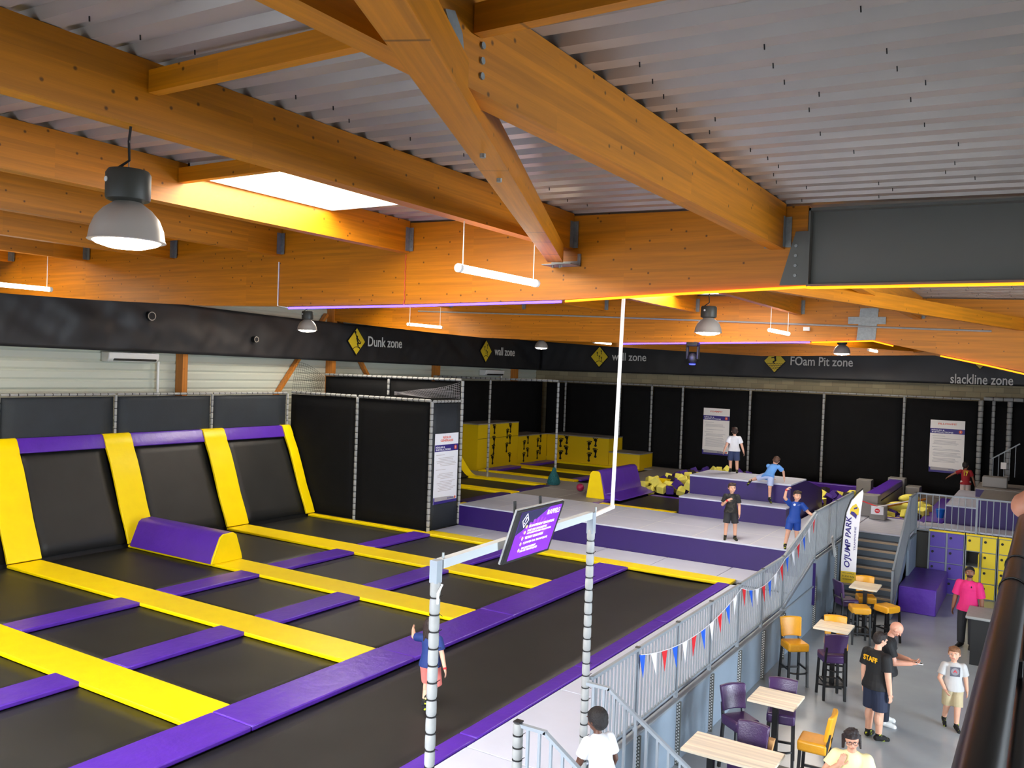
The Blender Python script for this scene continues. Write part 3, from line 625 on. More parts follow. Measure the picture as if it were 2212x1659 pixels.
for r in range(2, 7):
    for x0, x1, lb in ((-15.1, -14.5, 'left'), (-12.22, -11.6, 'right')):
        pad('cross_pad', x0, x1, SY[r][1], SY[r+1][0]+.02, .93, 1.005, M['purple'], 'purple cross pad %s, the %s-hand one' % (rowname[r+1], lb), group='short purple cross pads')
ys = [-1.5, 1.6, 4.6, 7.62, 10.95, 13.95, 17.0, 19.17]
for i in range(7):
    pad('long_pad', -9.28, -8.5, ys[i]+.006, ys[i+1]-.006, .93, 1.0 + (.006 if i % 2 else 0), M['purple'], 'wide purple pad section of the long row, %s' % ORD[i], group='wide purple long row')
ys = [-1.5, 2.5, 5.6, 9.05, 12.2, 15.4, 19.17]
for i in range(6):
    pad('long_pad', -6.28, -6.0, ys[i]+.006, ys[i+1]-.006, .93, 1.0, M['purple'], 'narrow purple pad section beside the pale walkway, %s' % ORD[i], group='narrow purple long row')
# pale walkway along the fence and across the far end, in deck boards
def deckboard(x0, x1, y0, y1, z, lb, m='deckgrey'): return tag(MB().box(x0+.008, x1-.008, y0+.008, y1-.008, z-.1, z).build('deck_board', M[m], bevel=.006, seg=1), lb, 'deck board', 'grey covered deck boards')
yy = [-1.5, 2.3, 5.25, 7.1, 8.8, 11.2, 13.9, 16.6, 19.17, 20.9]
for i in range(len(yy)-2): deckboard(-5.99, -4.55, yy[i], yy[i+1], .985, 'pale grey walkway board beside the railing, %s' % ORD[i])
xx = [-14.8, -13.4, -11.6, -9.9, -8.2, -6.5, -4.55]
for i in range(6): deckboard(xx[i], xx[i+1], 19.70, 20.92, .985, 'pale grey board at the foot of the purple step, %s' % LEFT[i])
# sloping wall of trampolines on the left
A = Vector((-19.22, 0, 1.0)); B = Vector((-20.40, 0, 3.62)); sdir = (B-A).normalized(); snrm = Vector((sdir.z, 0, -sdir.x))
def slope(u, h): p = A+sdir*u+snrm*h; return p.x, p.z
SL = (B-A).length
for r in range(2, 7):
    y0, y1 = SY[r][1], SY[r+1][0]; mb = MB()
    for j in range(9):
        for i in range(9):
            x, z = slope(.05+(SL-.3)*i/8, -.05-.03*math.sin(PI*i/8)*math.sin(PI*j/8)); mb.v.append((x, y0+(y1-y0)*j/8, z))
    for j in range(8):
        for i in range(8): k = j*9+i; mb.f.append((k, k+1, k+10, k+9)); mb.m.append(0)
    o = mb.build('wall_trampoline_bed', M['bed'], smooth=True); md = o.modifiers.new('s', 'SOLIDIFY'); md.thickness = .02; md.offset = -1
    tag(o, 'black sloping wall trampoline bed, %s' % ['', '', 'at the very left edge below the lowest strip', 'left edge', 'behind the first yellow upright', 'in the middle', 'beside the far dividing net'][r], 'trampoline bed', 'sloping wall trampoline beds')
    mb = MB(); pts = [slope(SL-.36, -.0), slope(SL-.36, .05), slope(SL-.05, .055), slope(SL+.02, .03), (-20.62, 3.6), (-20.62, 3.5), slope(SL-.02, -.04)]
    mb.prism(pts, 1, y0-.01, y1+.01)
    tag(mb.build('top_pad', M['purple'], bevel=.015), 'purple pad along the top of the sloping wall, %s' % ['', '', 'hidden left end', 'left edge of photo', 'left one', 'middle one', 'right one'][r], 'safety pad', 'purple top pads')
un = {2: 'out at the left edge, nearest', 3: 'wide, at the left edge of the photo', 4: 'second, left of the wide bed', 5: 'third, rising behind the purple wedge block', 6: 'fourth, right of the middle'}
for r in range(3, 8):
    y0, y1 = SY[r]
    if r == 7: y0, y1 = 19.08, 19.42
    prf = [(0.0, .075), (.3, .085), (.9, .07), (1.5, .1), (2.1, .115), (SL-.36, .085), (SL-.3, .1), (SL-.03, .085), (SL+.03, .03)]
    top = [slope(u, h) for u, h in prf]+[(-20.64, 3.63), (-20.64, 3.58)]
    bot = [slope(u, h-.07) for u, h in prf[::-1]]
    o = MB().prism(top+bot, 1, y0, y1).build('upright_pad', M['yellow'], bevel=.012)
    tag(o, {3: 'yellow upright pad, widest and cut by the left photo edge', 4: 'yellow upright pad, second of the four tall ones', 5: 'yellow upright pad rising behind the purple wedge block', 6: 'yellow upright pad right of the second black wall bed', 7: 'narrow yellow upright pad in the corner by the dividing net'}[r], 'safety pad', 'yellow upright pads')
tag(MB().prism([(-20.9, .86), (-19.3, .86), slope(.1, -.14), slope(SL-.1, -.14), (-20.9, 3.3)], 1, 1, 19.4).build('wall_frame', M['black']), 'black frame behind the sloping wall trampolines', 'frame')
# purple wedge block with yellow end between second and third strips
t = empty('wedge_block', (-17.3, 13.45, .93), 'purple wedge-shaped foam block with a yellow end on a yellow strip', 'foam block'); o = (-17.3, 13.45, .93)
sec = [(13.0, 1.0), (13.03, 1.12), (13.22, 1.58), (13.3, 1.64), (13.58, 1.66), (13.68, 1.6), (13.84, 1.14), (13.87, 1.0)]
MB().prism(sec, 0, -19.0, -16.02).build('purple_cover', M['purple'], t, o, bevel=.01)
MB().prism(sec, 0, -16.02, -15.97).build('end_panel', M['yellow'], t, o, bevel=.008)

# ============================================================ PADDED POSTS AND NETS
def padded(name, p0, p1, r, label, cat='padded post', group=None, step=.16, ties=False, cap_=True):
    """steel tube in grey foam sleeves held by black ties"""
    p0 = Vector(p0); p1 = Vector(p1); ln = (p1-p0).length; n = max(2, int(ln/step)); pts = []; rr = []
    c = (p0+p1)/2 if not ties else p0
    t = empty(name, p0, label, cat, group); off = p0
    for i in range(n):
        a, b = i/n, (i+1)/n; e = .006/ln
        for q, k in ((a+e, .82), (a+4*e, 1.0), ((a+b)/2, 1.02), (b-4*e, 1.0), (b-e, .82)):
            pts.append(p0+(p1-p0)*q); rr.append(r*k)
    MB().tube(pts, rr, 12 if ties else 8).build('foam_sleeve', M['foamgrey'], t, off, smooth=True)
    d = (p1-p0).normalized()
    if ties:
        for i in range(1, n):
            p = p0+d*ln*i/n; mb = MB().tube([p-d*.006, p+d*.006], r*1.0, 12); a = (i*2.4) % 6
            sd = d.orthogonal().normalized(); mb.bar(p+sd*r*.9, p+sd*(r+.025)+d*.02*math.sin(a), .005, .005)
            mb.build('cable_tie', M['tie'], t, off)
    else:
        mb = MB()
        for i in range(1, n):
            p = p0+d*ln*i/n; mb.tube([p-d*.008, p+d*.008], r*1.0, 8)
        o = mb.build('cable_ties', M['tie'], t, off); o['kind'] = 'stuff'
    return t
def net(name, a, b, c, d, label, m='net', n=10, amp=.012):
    """slack black net fabric, a-b bottom, d-c top"""
    a, b, c, d = map(Vector, (a, b, c, d)); nr = (b-a).cross(d-a).normalized(); mb = MB()
    for i in range(n+1):
        for j in range(n+1):
            u, v = i/n, j/n; p = (a*(1-u)+b*u)*(1-v)+(d*(1-u)+c*u)*v
            w = math.sin(PI*u)*math.sin(PI*v); p = p+nr*amp*w*(1+noise.noise(p*1.7)*2); mb.v.append(tuple(p))
    for i in range(n):
        for j in range(n): k = i*(n+1)+j; mb.f.append((k, k+n+1, k+n+2, k+1)); mb.m.append(0)
    o = mb.build(name, M[m], smooth=True); md = o.modifiers.new('s', 'SOLIDIFY'); md.thickness = .006
    return tag(o, label, 'net', 'black safety nets')
# left wall nets above the sloping wall
py = [4.65, 7.57, 10.54, 13.46, 16.47, 19.36]
pl = ['', '', 'at the left photo edge', 'second from the left edge', 'third from the left edge', 'in the corner of the two net walls']
for i in range(1, 6): padded('padded_post', (-20.42, py[i], 3.6), (-20.42, py[i], 4.64), .035, 'short grey padded post, left net wall, %s' % (pl[i] or 'outside the left edge'), group='posts of the left net wall')
for i in range(5):
    net('safety_net', (-20.45, py[i]+.05, 3.55), (-20.45, py[i+1]-.05, 3.55), (-20.45, py[i+1]-.05, 4.6), (-20.45, py[i]+.05, 4.6), 'black net panel above the sloping wall, %s' % ['left of everything', 'at the left edge', 'first full one', 'second full one', 'third full one beside the corner'][i], 'net_lit', 8)
    padded('padded_rail', (-20.42, py[i]+.03, 4.66), (-20.42, py[i+1]-.03, 4.66), .034, 'grey padded top rail above the left net wall, %s' % ['off the left edge', 'at the left edge', 'first full length', 'second full length', 'third full length'][i], 'padded rail', 'top rails of the left net wall', .2)
# dividing net at the far end of the court
for i, (x, lb) in enumerate(((-17.62, 'middle'), (-14.83, 'right corner'))): padded('padded_post', (x, 19.5, .93), (x, 19.5, 4.66), .05, 'tall grey padded post of the far dividing net, %s' % lb, step=.17)
net('safety_net', (-20.4, 19.5, 1.0), (-17.67, 19.5, 1.0), (-17.67, 19.5, 4.62), (-20.4, 19.5, 4.62), 'tall black net of the far divider, left half')
net('safety_net', (-17.57, 19.5, 1.0), (-14.88, 19.5, 1.0), (-14.88, 19.5, 4.62), (-17.57, 19.5, 4.62), 'tall black net of the far divider, right half')
padded('padded_rail', (-20.38, 19.5, 4.68), (-17.66, 19.5, 4.68), .045, 'grey padded top rail of the far divider, left half', 'padded rail', None, .2)
padded('padded_rail', (-17.58, 19.5, 4.68), (-14.87, 19.5, 4.68), .045, 'grey padded top rail of the far divider, right half', 'padded rail', None, .2)
net('safety_net', (-14.83, 19.56, 1.0), (-14.83, 20.88, 1.0), (-14.83, 20.88, 4.6), (-14.83, 19.56, 4.6), 'narrow dark net panel carrying the general rules poster', 'net_lit', 6, .003)
padded('padded_rail', (-14.83, 19.56, 4.66), (-14.83, 20.88, 4.66), .04, 'short grey padded rail above the general rules poster', 'padded rail')
# dunk cage behind
padded('padded_post', (-14.83, 20.97, 1.0), (-14.83, 20.97, 5.26), .045, 'tallest grey padded post, right of the general rules poster', step=.17)
padded('padded_post', (-17.68, 20.97, 4.7), (-17.68, 20.97, 5.22), .04, 'short grey padded post showing above the far divider')
padded('padded_rail', (-20.4, 20.97, 5.26), (-14.88, 20.97, 5.28), .042, 'long grey padded rail on top of the dunk cage front', 'padded rail', None, .2)
net('safety_net', (-20.4, 21.0, 1.46), (-17.73, 21.0, 1.46), (-17.73, 21.0, 5.2), (-20.4, 21.0, 5.2), 'dark net behind the divider, left part of the dunk cage front')
net('safety_net', (-17.63, 21.0, 1.46), (-14.9, 21.0, 1.46), (-14.9, 21.0, 5.2), (-17.63, 21.0, 5.2), 'dark net behind the divider, right part of the dunk cage front')
padded('padded_post', (-14.86, 26.87, 1.6), (-14.86, 26.87, 5.24), .045, 'grey padded post with the teal net bag at its foot', step=.18)
padded('padded_post', (-17.75, 26.87, 1.6), (-17.75, 26.87, 5.22), .045, 'grey padded post between dunk lanes and wall zone', step=.18)
padded('padded_rail', (-20.4, 26.87, 5.26), (-14.86, 26.87, 5.28), .04, 'long grey padded rail on top of the dunk cage back', 'padded rail', None, .22)
net('safety_net', (-20.44, 21.1, 1.65), (-20.44, 26.8, 1.65), (-20.44, 26.8, 5.2), (-20.44, 21.1, 5.2), 'black net along the left side of the dunk cage')
net('safety_net', (-20.44, 27.0, 1.65), (-20.44, 35.4, 1.65), (-20.44, 35.4, 5.1), (-20.44, 27.0, 5.1), 'black net along the left side of the wall zone')
# loose white netting over the nets
def netting(P, nu, nv, r, label):
    cu = bpy.data.curves.new('safety_netting', 'CURVE'); cu.dimensions = '3D'; cu.bevel_depth = r; cu.bevel_resolution = 0
    def line(pts):
        sp = cu.splines.new('POLY'); sp.points.add(len(pts)-1)
        for q, p in zip(sp.points, pts): q.co = (*p, 1)
    for i in range(nu+1): line([P(i/nu, j/10) for j in range(11)])
    for j in range(nv+1): line([P(i/10, j/nv) for i in range(11)])
    t_ = bpy.data.objects.new('tmp', cu); COL.objects.link(t_); dg = bpy.context.evaluated_depsgraph_get(); dg.update(); me = bpy.data.meshes.new_from_object(t_.evaluated_get(dg)); bpy.data.objects.remove(t_)
    me.materials.clear(); me.materials.append(M['pgrey'] if 'pale' in label else M['tie']); o = bpy.data.objects.new('safety_netting', me); COL.objects.link(o); return tag(o, label, 'netting')
netting(lambda u, v: (-17.4+2.5*u, 20.93-.25*math.sin(PI*u)*v, 4.72+(.12+.36*u*u)*v+.02*math.sin(9*u+4*v)), 42, 9, .0035, 'loose pale netting sagging beside the tallest post above the rules poster')
netting(lambda u, v: (-20.5+.15*v, 19.6+1.3*u, 4.69+v*(.95-.5*u*u)), 16, 12, .004, 'loose dark netting hanging at the corner of the two net walls')

# ============================================================ FAR PLATFORM (1.6 m)
def platform(name, x0, x1, y0, y1, z0, z1, label, top='deckdark', side='purpled', lip=.04):
    t = empty(name, ((x0+x1)/2, (y0+y1)/2, z0), label, 'platform'); o = ((x0+x1)/2, (y0+y1)/2, z0)
    MB().box(x0+.01, x1-.01, y0+.012, y1-.01, z0, z1-lip).build('fascia', M[side], t, o)
    MB().box(x0, x1, y0, y1, z1-lip, z1).build('deck', M[top], t, o, bevel=.006, seg=1)
    return t, o
t, o = platform('platform', -14.80, -4.55, 20.93, 24.1, .88, 1.6, 'raised grey platform with purple fascia where two boys stand', 'deckgrey')
def seam(x0, y0, x1, y1, z, tt, oo): MB().bar((x0, y0, z), (x1, y1, z), .012, .002).build('seam', M['white'], tt, oo)
for x in (-13.6, -12.1, -10.6, -9.07, -7.58, -6.1): seam(x, 20.97, x, 24.05, 1.6, t, o)
seam(-14.8, 22.4, -4.6, 22.4, 1.6, t, o)
platform('platform', -20.4, -14.82, 20.93, 28.4, .88, 1.45, 'dark base under the dunk trampolines', 'black', 'black')
t, o = platform('platform', -14.80, -12.0, 24.12, 27.25, .88, 1.6, 'grey platform part with the red ball, left of the purple wedge')
seam(-14.8, 26.0, -12.0, 26.0, 1.6, t, o); seam(-13.3, 24.15, -13.3, 27.2, 1.6, t, o)
platform('platform', -20.3, -14.3, 27.27, 28.35, 1.451, 1.56, 'worn grey walkway strip between the dunk lanes and wall zone', 'deckdark', 'deckdark')
platform('platform', -14.28, -12.65, 27.27, 34.5, .88, 1.58, 'worn grey walkway between wall zone and foam pit', 'deckdark', 'deckdark')
platform('platform', -20.3, 3.0, 34.52, 35.9, .88, 1.58, 'grey walkway strip along the back net', 'deckdark', 'deckdark')
t, o = platform('platform', -6.05, -4.55, 24.12, 28.2, .88, 1.6, 'pale platform part between the high purple box and the railing', 'deckgrey')
t, o = platform('landing', -4.53, -3.06, 25.0, 27.95, 1.3, 1.6, 'pale stair landing with board seams at the head of the stairs', 'deckgrey', 'dkgrey')
for k in range(1, 10): seam(-4.5, 25.0+k*.3, -3.1, 25.0+k*.3, 1.6, t, o)
platform('platform', -3.04, 3.0, 26.6, 28.15, 1.3, 1.6, 'pale platform strip above and behind the lockers', 'deckgrey', 'dkgrey')
# dunk lanes
for i, (y0, y1) in enumerate(((21.3, 24.0), (24.6, 26.5))):
    tag(MB().box(-19.2, -15.3, y0, y1, 1.46, 1.535).build('trampoline_bed', M['bed']), 'black dunk lane trampoline bed, %s of the two' % ('near' if i == 0 else 'far'), 'trampoline bed')
pad('padded_strip', -20.0, -14.9, 24.0, 24.55, 1.52, 1.6, M['yellow'], 'yellow strip between the two dunk lanes')
pad('padded_strip', -14.95, -14.83, 20.98, 21.4, 1.52, 1.6, M['yellow'], 'small yellow pad corner right of the rules poster')
pad('padded_strip', -18.4, -15.25, 26.52, 26.95, 1.52, 1.6, M['yellow'], 'yellow strip behind the far dunk lane')
mb = MB(); pts = [(-18.35-.5*s_-1.1*s_*s_*.35, 1.6+1.15*s_*s_*.85+.0) for s_ in [i/8*1.15 for i in range(9)]]
mb.prism(pts+[(x-.03, z-.08) for x, z in pts[::-1]], 1, 26.52, 26.98); tag(mb.build('curved_pad', M['yellow']), 'yellow pad curving up the left wall of the dunk lanes', 'safety pad')
mb = MB().prism(pts+[(x-.04, z-.06) for x, z in pts[::-1]], 1, 24.6, 26.5); tag(mb.build('curved_bed', M['bed']), 'black bed curving up the left wall of the dunk lanes', 'trampoline bed')
pad('long_pad', -15.3, -14.9, 21.4, 24.0, 1.52, 1.6, M['purpled'], 'dark purple pad at the end of the near dunk lane')
pad('long_pad', -15.25, -14.85, 24.55, 26.5, 1.52, 1.6, M['purpled'], 'dark purple pad at the end of the far dunk lane')
# wall zone trampolines
tag(MB().box(-20.35, -14.3, 28.37, 34.5, .9, 1.5).build('trampoline_plinth', M['black']), 'black plinth under the wall zone trampolines', 'plinth')
tag(MB().box(-19.2, -15.2, 28.8, 30.7, 1.5, 1.54).build('trampoline_bed', M['bed']), 'black wall zone trampoline bed, near one', 'trampoline bed')
tag(MB().box(-19.2, -15.8, 31.5, 33.7, 1.5, 1.54).build('trampoline_bed', M['bed']), 'black wall zone trampoline bed, far one', 'trampoline bed')
pad('padded_strip', -19.2, -14.9, 28.4, 28.78, 1.52, 1.6, M['yellow'], 'yellow strip on the near side of the wall zone')
pad('padded_strip', -19.15, -15.2, 30.72, 31.48, 1.52, 1.6, M['yellow'], 'yellow strip between the two wall zone beds')
pad('padded_strip', -18.9, -14.7, 33.72, 33.98, 1.52, 1.62, M['yellow'], 'yellow strip at the foot of the back yellow wall')
pad('cross_pad', -19.15, -18.6, 28.8, 30.7, 1.53, 1.63, M['purple'], 'purple pad at the foot of the left yellow wall, near one')
pad('cross_pad', -19.15, -18.6, 31.5, 33.7, 1.53, 1.63, M['purple'], 'purple pad at the foot of the left yellow wall, far one')
pad('cross_pad', -15.25, -14.8, 28.8, 30.7, 1.53, 1.6, M['purple'], 'purple pad on the right end of the near wall zone bed')
# yellow walls with footprints
def yblock(x0, x1, y0, y1, z1, label):
    t = empty('yellow_wall_block', ((x0+x1)/2, (y0+y1)/2, 1.5), label, 'platform', 'yellow wall blocks'); o = ((x0+x1)/2, (y0+y1)/2, 1.5)
    MB().box(x0, x1, y0, y1, 1.5, z1-.04).build('wall_board', mat('yellow_board', (232, 196, 14), .45) if 'yellow_board' not in bpy.data.materials else bpy.data.materials['yellow_board'], t, o)
    MB().box(x0-.01, x1+.015, y0-.015, y1, z1-.04, z1).build('deck', M['deckdark'], t, o); return t, o
tA, oA = yblock(-20.4, -19.3, 28.45, 31.52, 3.41, 'tall yellow wall block with footprints and a grey top, by the left wall')
MB().box(-19.299, -19.297, 28.46, 31.5, 2.80, 2.815).build('joint_line', M['black'], tA, oA)
tB, oB = yblock(-20.4, -19.3, 31.54, 34.0, 2.8, 'middle-height yellow wall block with two pairs of footprints, left wall')
tC, oC = yblock(-19.28, -16.2, 33.99, 35.38, 2.8, 'middle-height yellow wall block along the back net')
tD, oD = yblock(-16.18, -14.74, 33.99, 35.38, 2.22, 'low yellow step block at the right end of the yellow walls')
def prints(tt, oo, lst, c0, right, kind):
    for (u, z, fl) in lst:
        cc = (c0, u, z) if kind == 'x' else (u, c0, z)
        flat([[(x*1.45, y) for x, y in pl] for pl in foot(0, 0, .38, fl, .0)], cc, right, (0, 0, 1), .004).build('footprint', M['black'], tt, oo)
prints(tA, oA, [(29.62, 3.14, 1), (29.62, 2.66, 1), (29.6, 2.3, 1), (29.55, 1.9, 1), (30.85, 3.14, 1), (30.64, 2.91, -1), (30.84, 2.66, 1), (30.62, 2.33, -1), (30.86, 1.9, 1)], -19.296, (0, 1, 0), 'x')
prints(tB, oB, [(32.04, 2.35, -1), (32.32, 2.58, 1), (32.33, 2.02, 1), (32.03, 1.83, -1), (33.2, 2.4, -1), (33.42, 2.6, 1), (33.4, 2.06, 1), (33.2, 1.86, -1)], -19.296, (0, 1, 0), 'x')
prints(tC, oC, [(-18.56, 2.41, -1), (-18.28, 2.57, 1), (-18.28, 2.09, 1), (-18.55, 1.86, -1), (-17.14, 2.39, -1), (-16.85, 2.56, 1), (-16.84, 2.08, 1), (-17.12, 1.88, -1)], 33.985, (1, 0, 0), 'y')
# teal net bag at the foot of the post
t = tag(MB().lathe((-14.86, 26.78, 1.6), [(.02, 0), (.2, .02), (.24, .1), (.18, .3), (.08, .5), (.04, .62)], 14).build('net_bag', mat('teal_net', (20, 92, 96), .8, noise_s=30, noise_a=.5), smooth=True), 'teal net bag tied round the foot of a padded post', 'bag')
tag(MB().ell((-13.42, 26.05, 1.73), (.13, .13, .13), None, 24, 16).build('ball', mat('raspberry_rubber', (168, 30, 74), .45), smooth=True), 'raspberry red ball lying on the grey platform', 'ball')
# purple wedge with yellow end on the platform
t = empty('wedge_block', (-12.3, 26.4, 1.6), 'large purple wedge block with yellow end on the platform, beside the foam pit', 'foam block'); o = (-12.3, 26.4, 1.6)
sec = [(-12.64, 1.6), (-12.52, 2.38), (-12.44, 2.47), (-12.26, 2.48), (-12.18, 2.42), (-11.98, 1.75), (-11.6, 1.68), (-11.45, 1.6)]
MB().prism([(-12.64, 1.6), (-12.52, 2.38), (-12.44, 2.47), (-12.26, 2.48), (-12.18, 2.42), (-12.0, 1.6)], 1, 24.96, 25.02).build('end_panel', M['yellow'], t, o, bevel=.008)
MB().prism(sec, 1, 25.02, 27.9).build('purple_cover', M['purple'], t, o, bevel=.02)
tag(MB().box(-11.95, -9.3, 24.14, 27.2, .9, 1.5).build('trampoline_plinth', M['black']), 'black base of the small trampoline before the foam pit', 'plinth')
tag(MB().box(-11.4, -9.3, 24.35, 27.2, 1.5, 1.55).build('trampoline_bed', M['bed']), 'black trampoline bed in front of the foam pit', 'trampoline bed')
pad('padded_strip', -11.75, -9.3, 24.12, 24.36, 1.52, 1.61, M['yellow'], 'yellow strip in front of the foam pit trampoline')
pad('cross_pad', -11.98, -11.77, 24.12, 25.0, 1.53, 1.61, M['purple'], 'small purple pad before the large wedge')
# purple boxes
t, o = platform('jump_box', -9.15, -6.05, 24.05, 24.86, 1.6, 2.12, 'low purple step box with grey top in front of the high box', 'deckgrey')
t = empty('jump_box', (-7.65, 26.5, 1.0), 'high purple box with pale top that two boys climb, sloping at the back', 'platform'); o = (-7.65, 26.5, 1.0)
MB().prism([(24.9, 1.0), (28.95, 1.0), (28.95, 2.05), (28.78, 2.2), (26.68, 2.63), (24.9, 2.63)], 0, -9.14, -6.16).build('fascia', M['purpled'], t, o)
MB().box(-9.15, -6.15, 24.88, 26.68, 2.63, 2.68).build('deck', M['deckgrey'], t, o, bevel=.01)
seam(-7.6, 24.9, -7.6, 26.6, 2.68, t, o)

# ============================================================ FOAM PITS
t = empty('foam_pit', (-9.7, 31, .9), 'purple-lined foam pit behind and left of the high box', 'foam pit'); o = (-9.7, 31, .9)
mb = MB(); mb.box(-12.65, -4.95, 27.3, 34.5, .88, .95); mb.build('pit_floor', M['black'], t, o)
MB().box(-12.62, -12.35, 28.0, 34.5, .95, 1.66).build('rim_pad', M['purpled'], t, o, bevel=.03)
MB().box(-12.62, -4.95, 34.2, 34.5, .95, 1.72).build('rim_pad', M['purple'], t, o, bevel=.03)
MB().box(-5.2, -4.95, 28.25, 34.2, .95, 1.66).build('rim_pad', M['purpled'], t, o, bevel=.03)
MB().box(-11.4, -9.25, 27.22, 27.5, .95, 1.56).build('rim_pad', M['purple'], t, o, bevel=.03)
CU = {}
for c in 'ypk':
    ob = MB().box(-.13, .13, -.13, .13, -.13, .13).build('foam_cube', M['foam_'+c], bevel=.015, seg=1); CU[c] = ob
used = {}
def cube(c, loc, rot, label, group, sc=1):
    ob = CU[c]
    if used.get(c): ob = ob.copy(); COL.objects.link(ob)
    used[c] = 1; ob.location = loc; ob.rotation_euler = rot; ob.scale = (sc, sc, sc); ob['label'] = label; ob['category'] = 'foam cube'; ob['group'] = group
rnd = random.Random(11); cn = {'y': 'yellow', 'p': 'purple', 'k': 'charcoal'}
def pile(x0, x1, y0, y1, zf, wts, where, group, dx=.34, layers=2):
    for L_ in range(layers):
        x = x0+.15*L_
        while x < x1:
            y = y0+.15*L_
            while y < y1:
                if not (L_ and rnd.random() < .45):
                    c = rnd.choices('ypk', wts)[0]; z = zf(x, y)+.2*L_
                    if z > 0: cube(c, (x+rnd.uniform(-.07, .07), y+rnd.uniform(-.07, .07), z+rnd.uniform(-.05, .05)), (rnd.uniform(0, 3), rnd.uniform(0, 3), rnd.uniform(0, 3)), '%s foam cube in the %s' % (cn[c], where), group, rnd.uniform(.9, 1.12))
                y += dx*1.35
            x += dx
pile(-12.1, -9.3, 27.9, 33.6, lambda x, y: 1.52 + .22*math.exp(-((x+10.9)/1.2)**2), (6.5, 2.6, 1.2), 'foam pit left of the high purple box', 'foam cubes left of the high box', .40, 2)
pile(-8.9, -5.4, 29.4, 33.9, lambda x, y: 1.5, (5, 4, 2), 'foam pit seen right of the high purple box', 'foam cubes right of the high box', .48, 1)
tag(MB().prism([(28.6, 1.62), (29.0, 1.62), (29.4, 1.9), (29.0, 1.95)], 0, -11.5, -11.9).build('foam_flap', M['yellow']) , 'orange-yellow foam flap lying at the edge of the foam pit', 'foam piece')
# right-hand pillow pit with its beam
t = empty('padded_beam', (-4.45, 30.7, 1.6), 'long purple balance pad on grey blocks behind the flag', 'balance beam'); o = (-4.45, 30.7, 1.6)
MB().box(-4.78, -4.36, 28.3, 33.2, 2.0, 2.22).build('purple_pad', M['purple'], t, o, bevel=.03)
MB().box(-4.72, -4.36, 28.3, 33.2, 1.45, 1.98).build('support', M['deckdark'], t, o)
MB().box(-4.85, -4.3, 27.75, 28.28, 1.6, 2.24).build('end_block', M['deckdark'], t, o, bevel=.02)
MB().box(-4.85, -4.3, 33.22, 33.75, 1.58, 2.26).build('end_block', M['deckdark'], t, o, bevel=.02)
tag(MB().box(-4.25, -3.8, 33.1, 33.75, 1.58, 2.02).build('grey_block', M['deckdark'], bevel=.02), 'small grey padded block right of the far end of the purple beam', 'block')
tag(MB().box(-4.45, -4.02, 27.3, 27.74, 1.6, 2.0).build('grey_block', M['deckdark'], bevel=.02), 'small grey padded block at the near end of the pillow pit', 'block')
tag(MB().box(-5.9, -5.4, 33.2, 33.7, 1.58, 2.1).build('grey_block', M['deckdark'], bevel=.02), 'small grey block left of the far end of the purple beam', 'block')
t = empty('pillow_pit', (-3.4, 31, .9), 'purple pillow pit with yellow foam behind the stair railing', 'foam pit'); o = (-3.4, 31, .9)
MB().box(-4.3, -2.55, 28.2, 34.4, .88, 1.3).build('pit_floor', M['black'], t, o)
MB().box(-4.28, -2.55, 27.97, 28.25, 1.3, 1.6).build('rim_pad', M['purple'], t, o, bevel=.03)
MB().box(-3.25, -2.57, 28.26, 34.4, 1.3, 1.58).build('rim_pad', M['purple'], t, o, bevel=.05)
MB().prism([(28.0, 1.3), (28.0, 1.62), (34.3, 1.62), (34.3, 1.3)], 0, -2.72, -2.56).build('rim_pad', M['purple'], t, o, bevel=.03)
pile(-4.15, -3.3, 28.5, 31.2, lambda x, y: 1.44, (7, 2.4, 1), 'pillow pit behind the stairs', 'foam pieces in the pillow pit', .34, 2)
for i, (x, y, z, rz) in enumerate(((-3.95, 29.6, 1.75, .4), (-3.55, 30.6, 1.72, -.5), (-3.9, 31.4, 1.8, .9))):
    tag(MB().ell((x, y, z), (.42, .22, .16), Matrix.Rotation(rz, 3, 'Z')).build('yellow_pillow', M['foam_y'], smooth=True), 'crumpled yellow pillow in the pillow pit, %s' % ORD[i], 'pillow', 'yellow pillows in the pit')
tag(MB().bar((-4.2, 28.9, 1.82), (-3.3, 30.6, 1.95), .07, .05).build('wooden_pole', M['woodX']), 'thin brown pole lying across the pillow pit', 'pole')
tag(MB().lathe((-2.72, 28.9, 1.64), [(.09, 0), (.13, .26), (.12, .27), (.0, .03)], 16).build('bucket', mat('blue_plastic', (30, 120, 220), .4), smooth=True), 'small blue bucket beside the grey ramp', 'bucket')
t = empty('jump_box', (-2.1, 30.4, 1.58), 'purple box with pale top behind the locker railing', 'platform'); o = (-2.1, 30.4, 1.58)
MB().box(-2.5, -1.72, 28.2, 32.5, 1.3, 2.1).build('fascia', M['purpled'], t, o); MB().box(-2.52, -1.7, 28.18, 32.52, 2.1, 2.14).build('deck', M['deckgrey'], t, o)
t, o = platform('jump_box', -1.69, 2.0, 28.2, 30.9, 1.3, 2.4, 'higher dark purple box behind the right part of the locker railing', 'deckdark')
platform('jump_box', -1.95, 2.0, 30.92, 33.0, 1.3, 2.42, 'purple block with grey padded ledge near the right post', 'deckdark')
tag(MB().box(-1.8, -1.1, 31.4, 31.9, 2.43, 2.76).build('grey_block', M['deckdark'], bevel=.03), 'grey padded ledge block at the right, behind the boy in red', 'block')
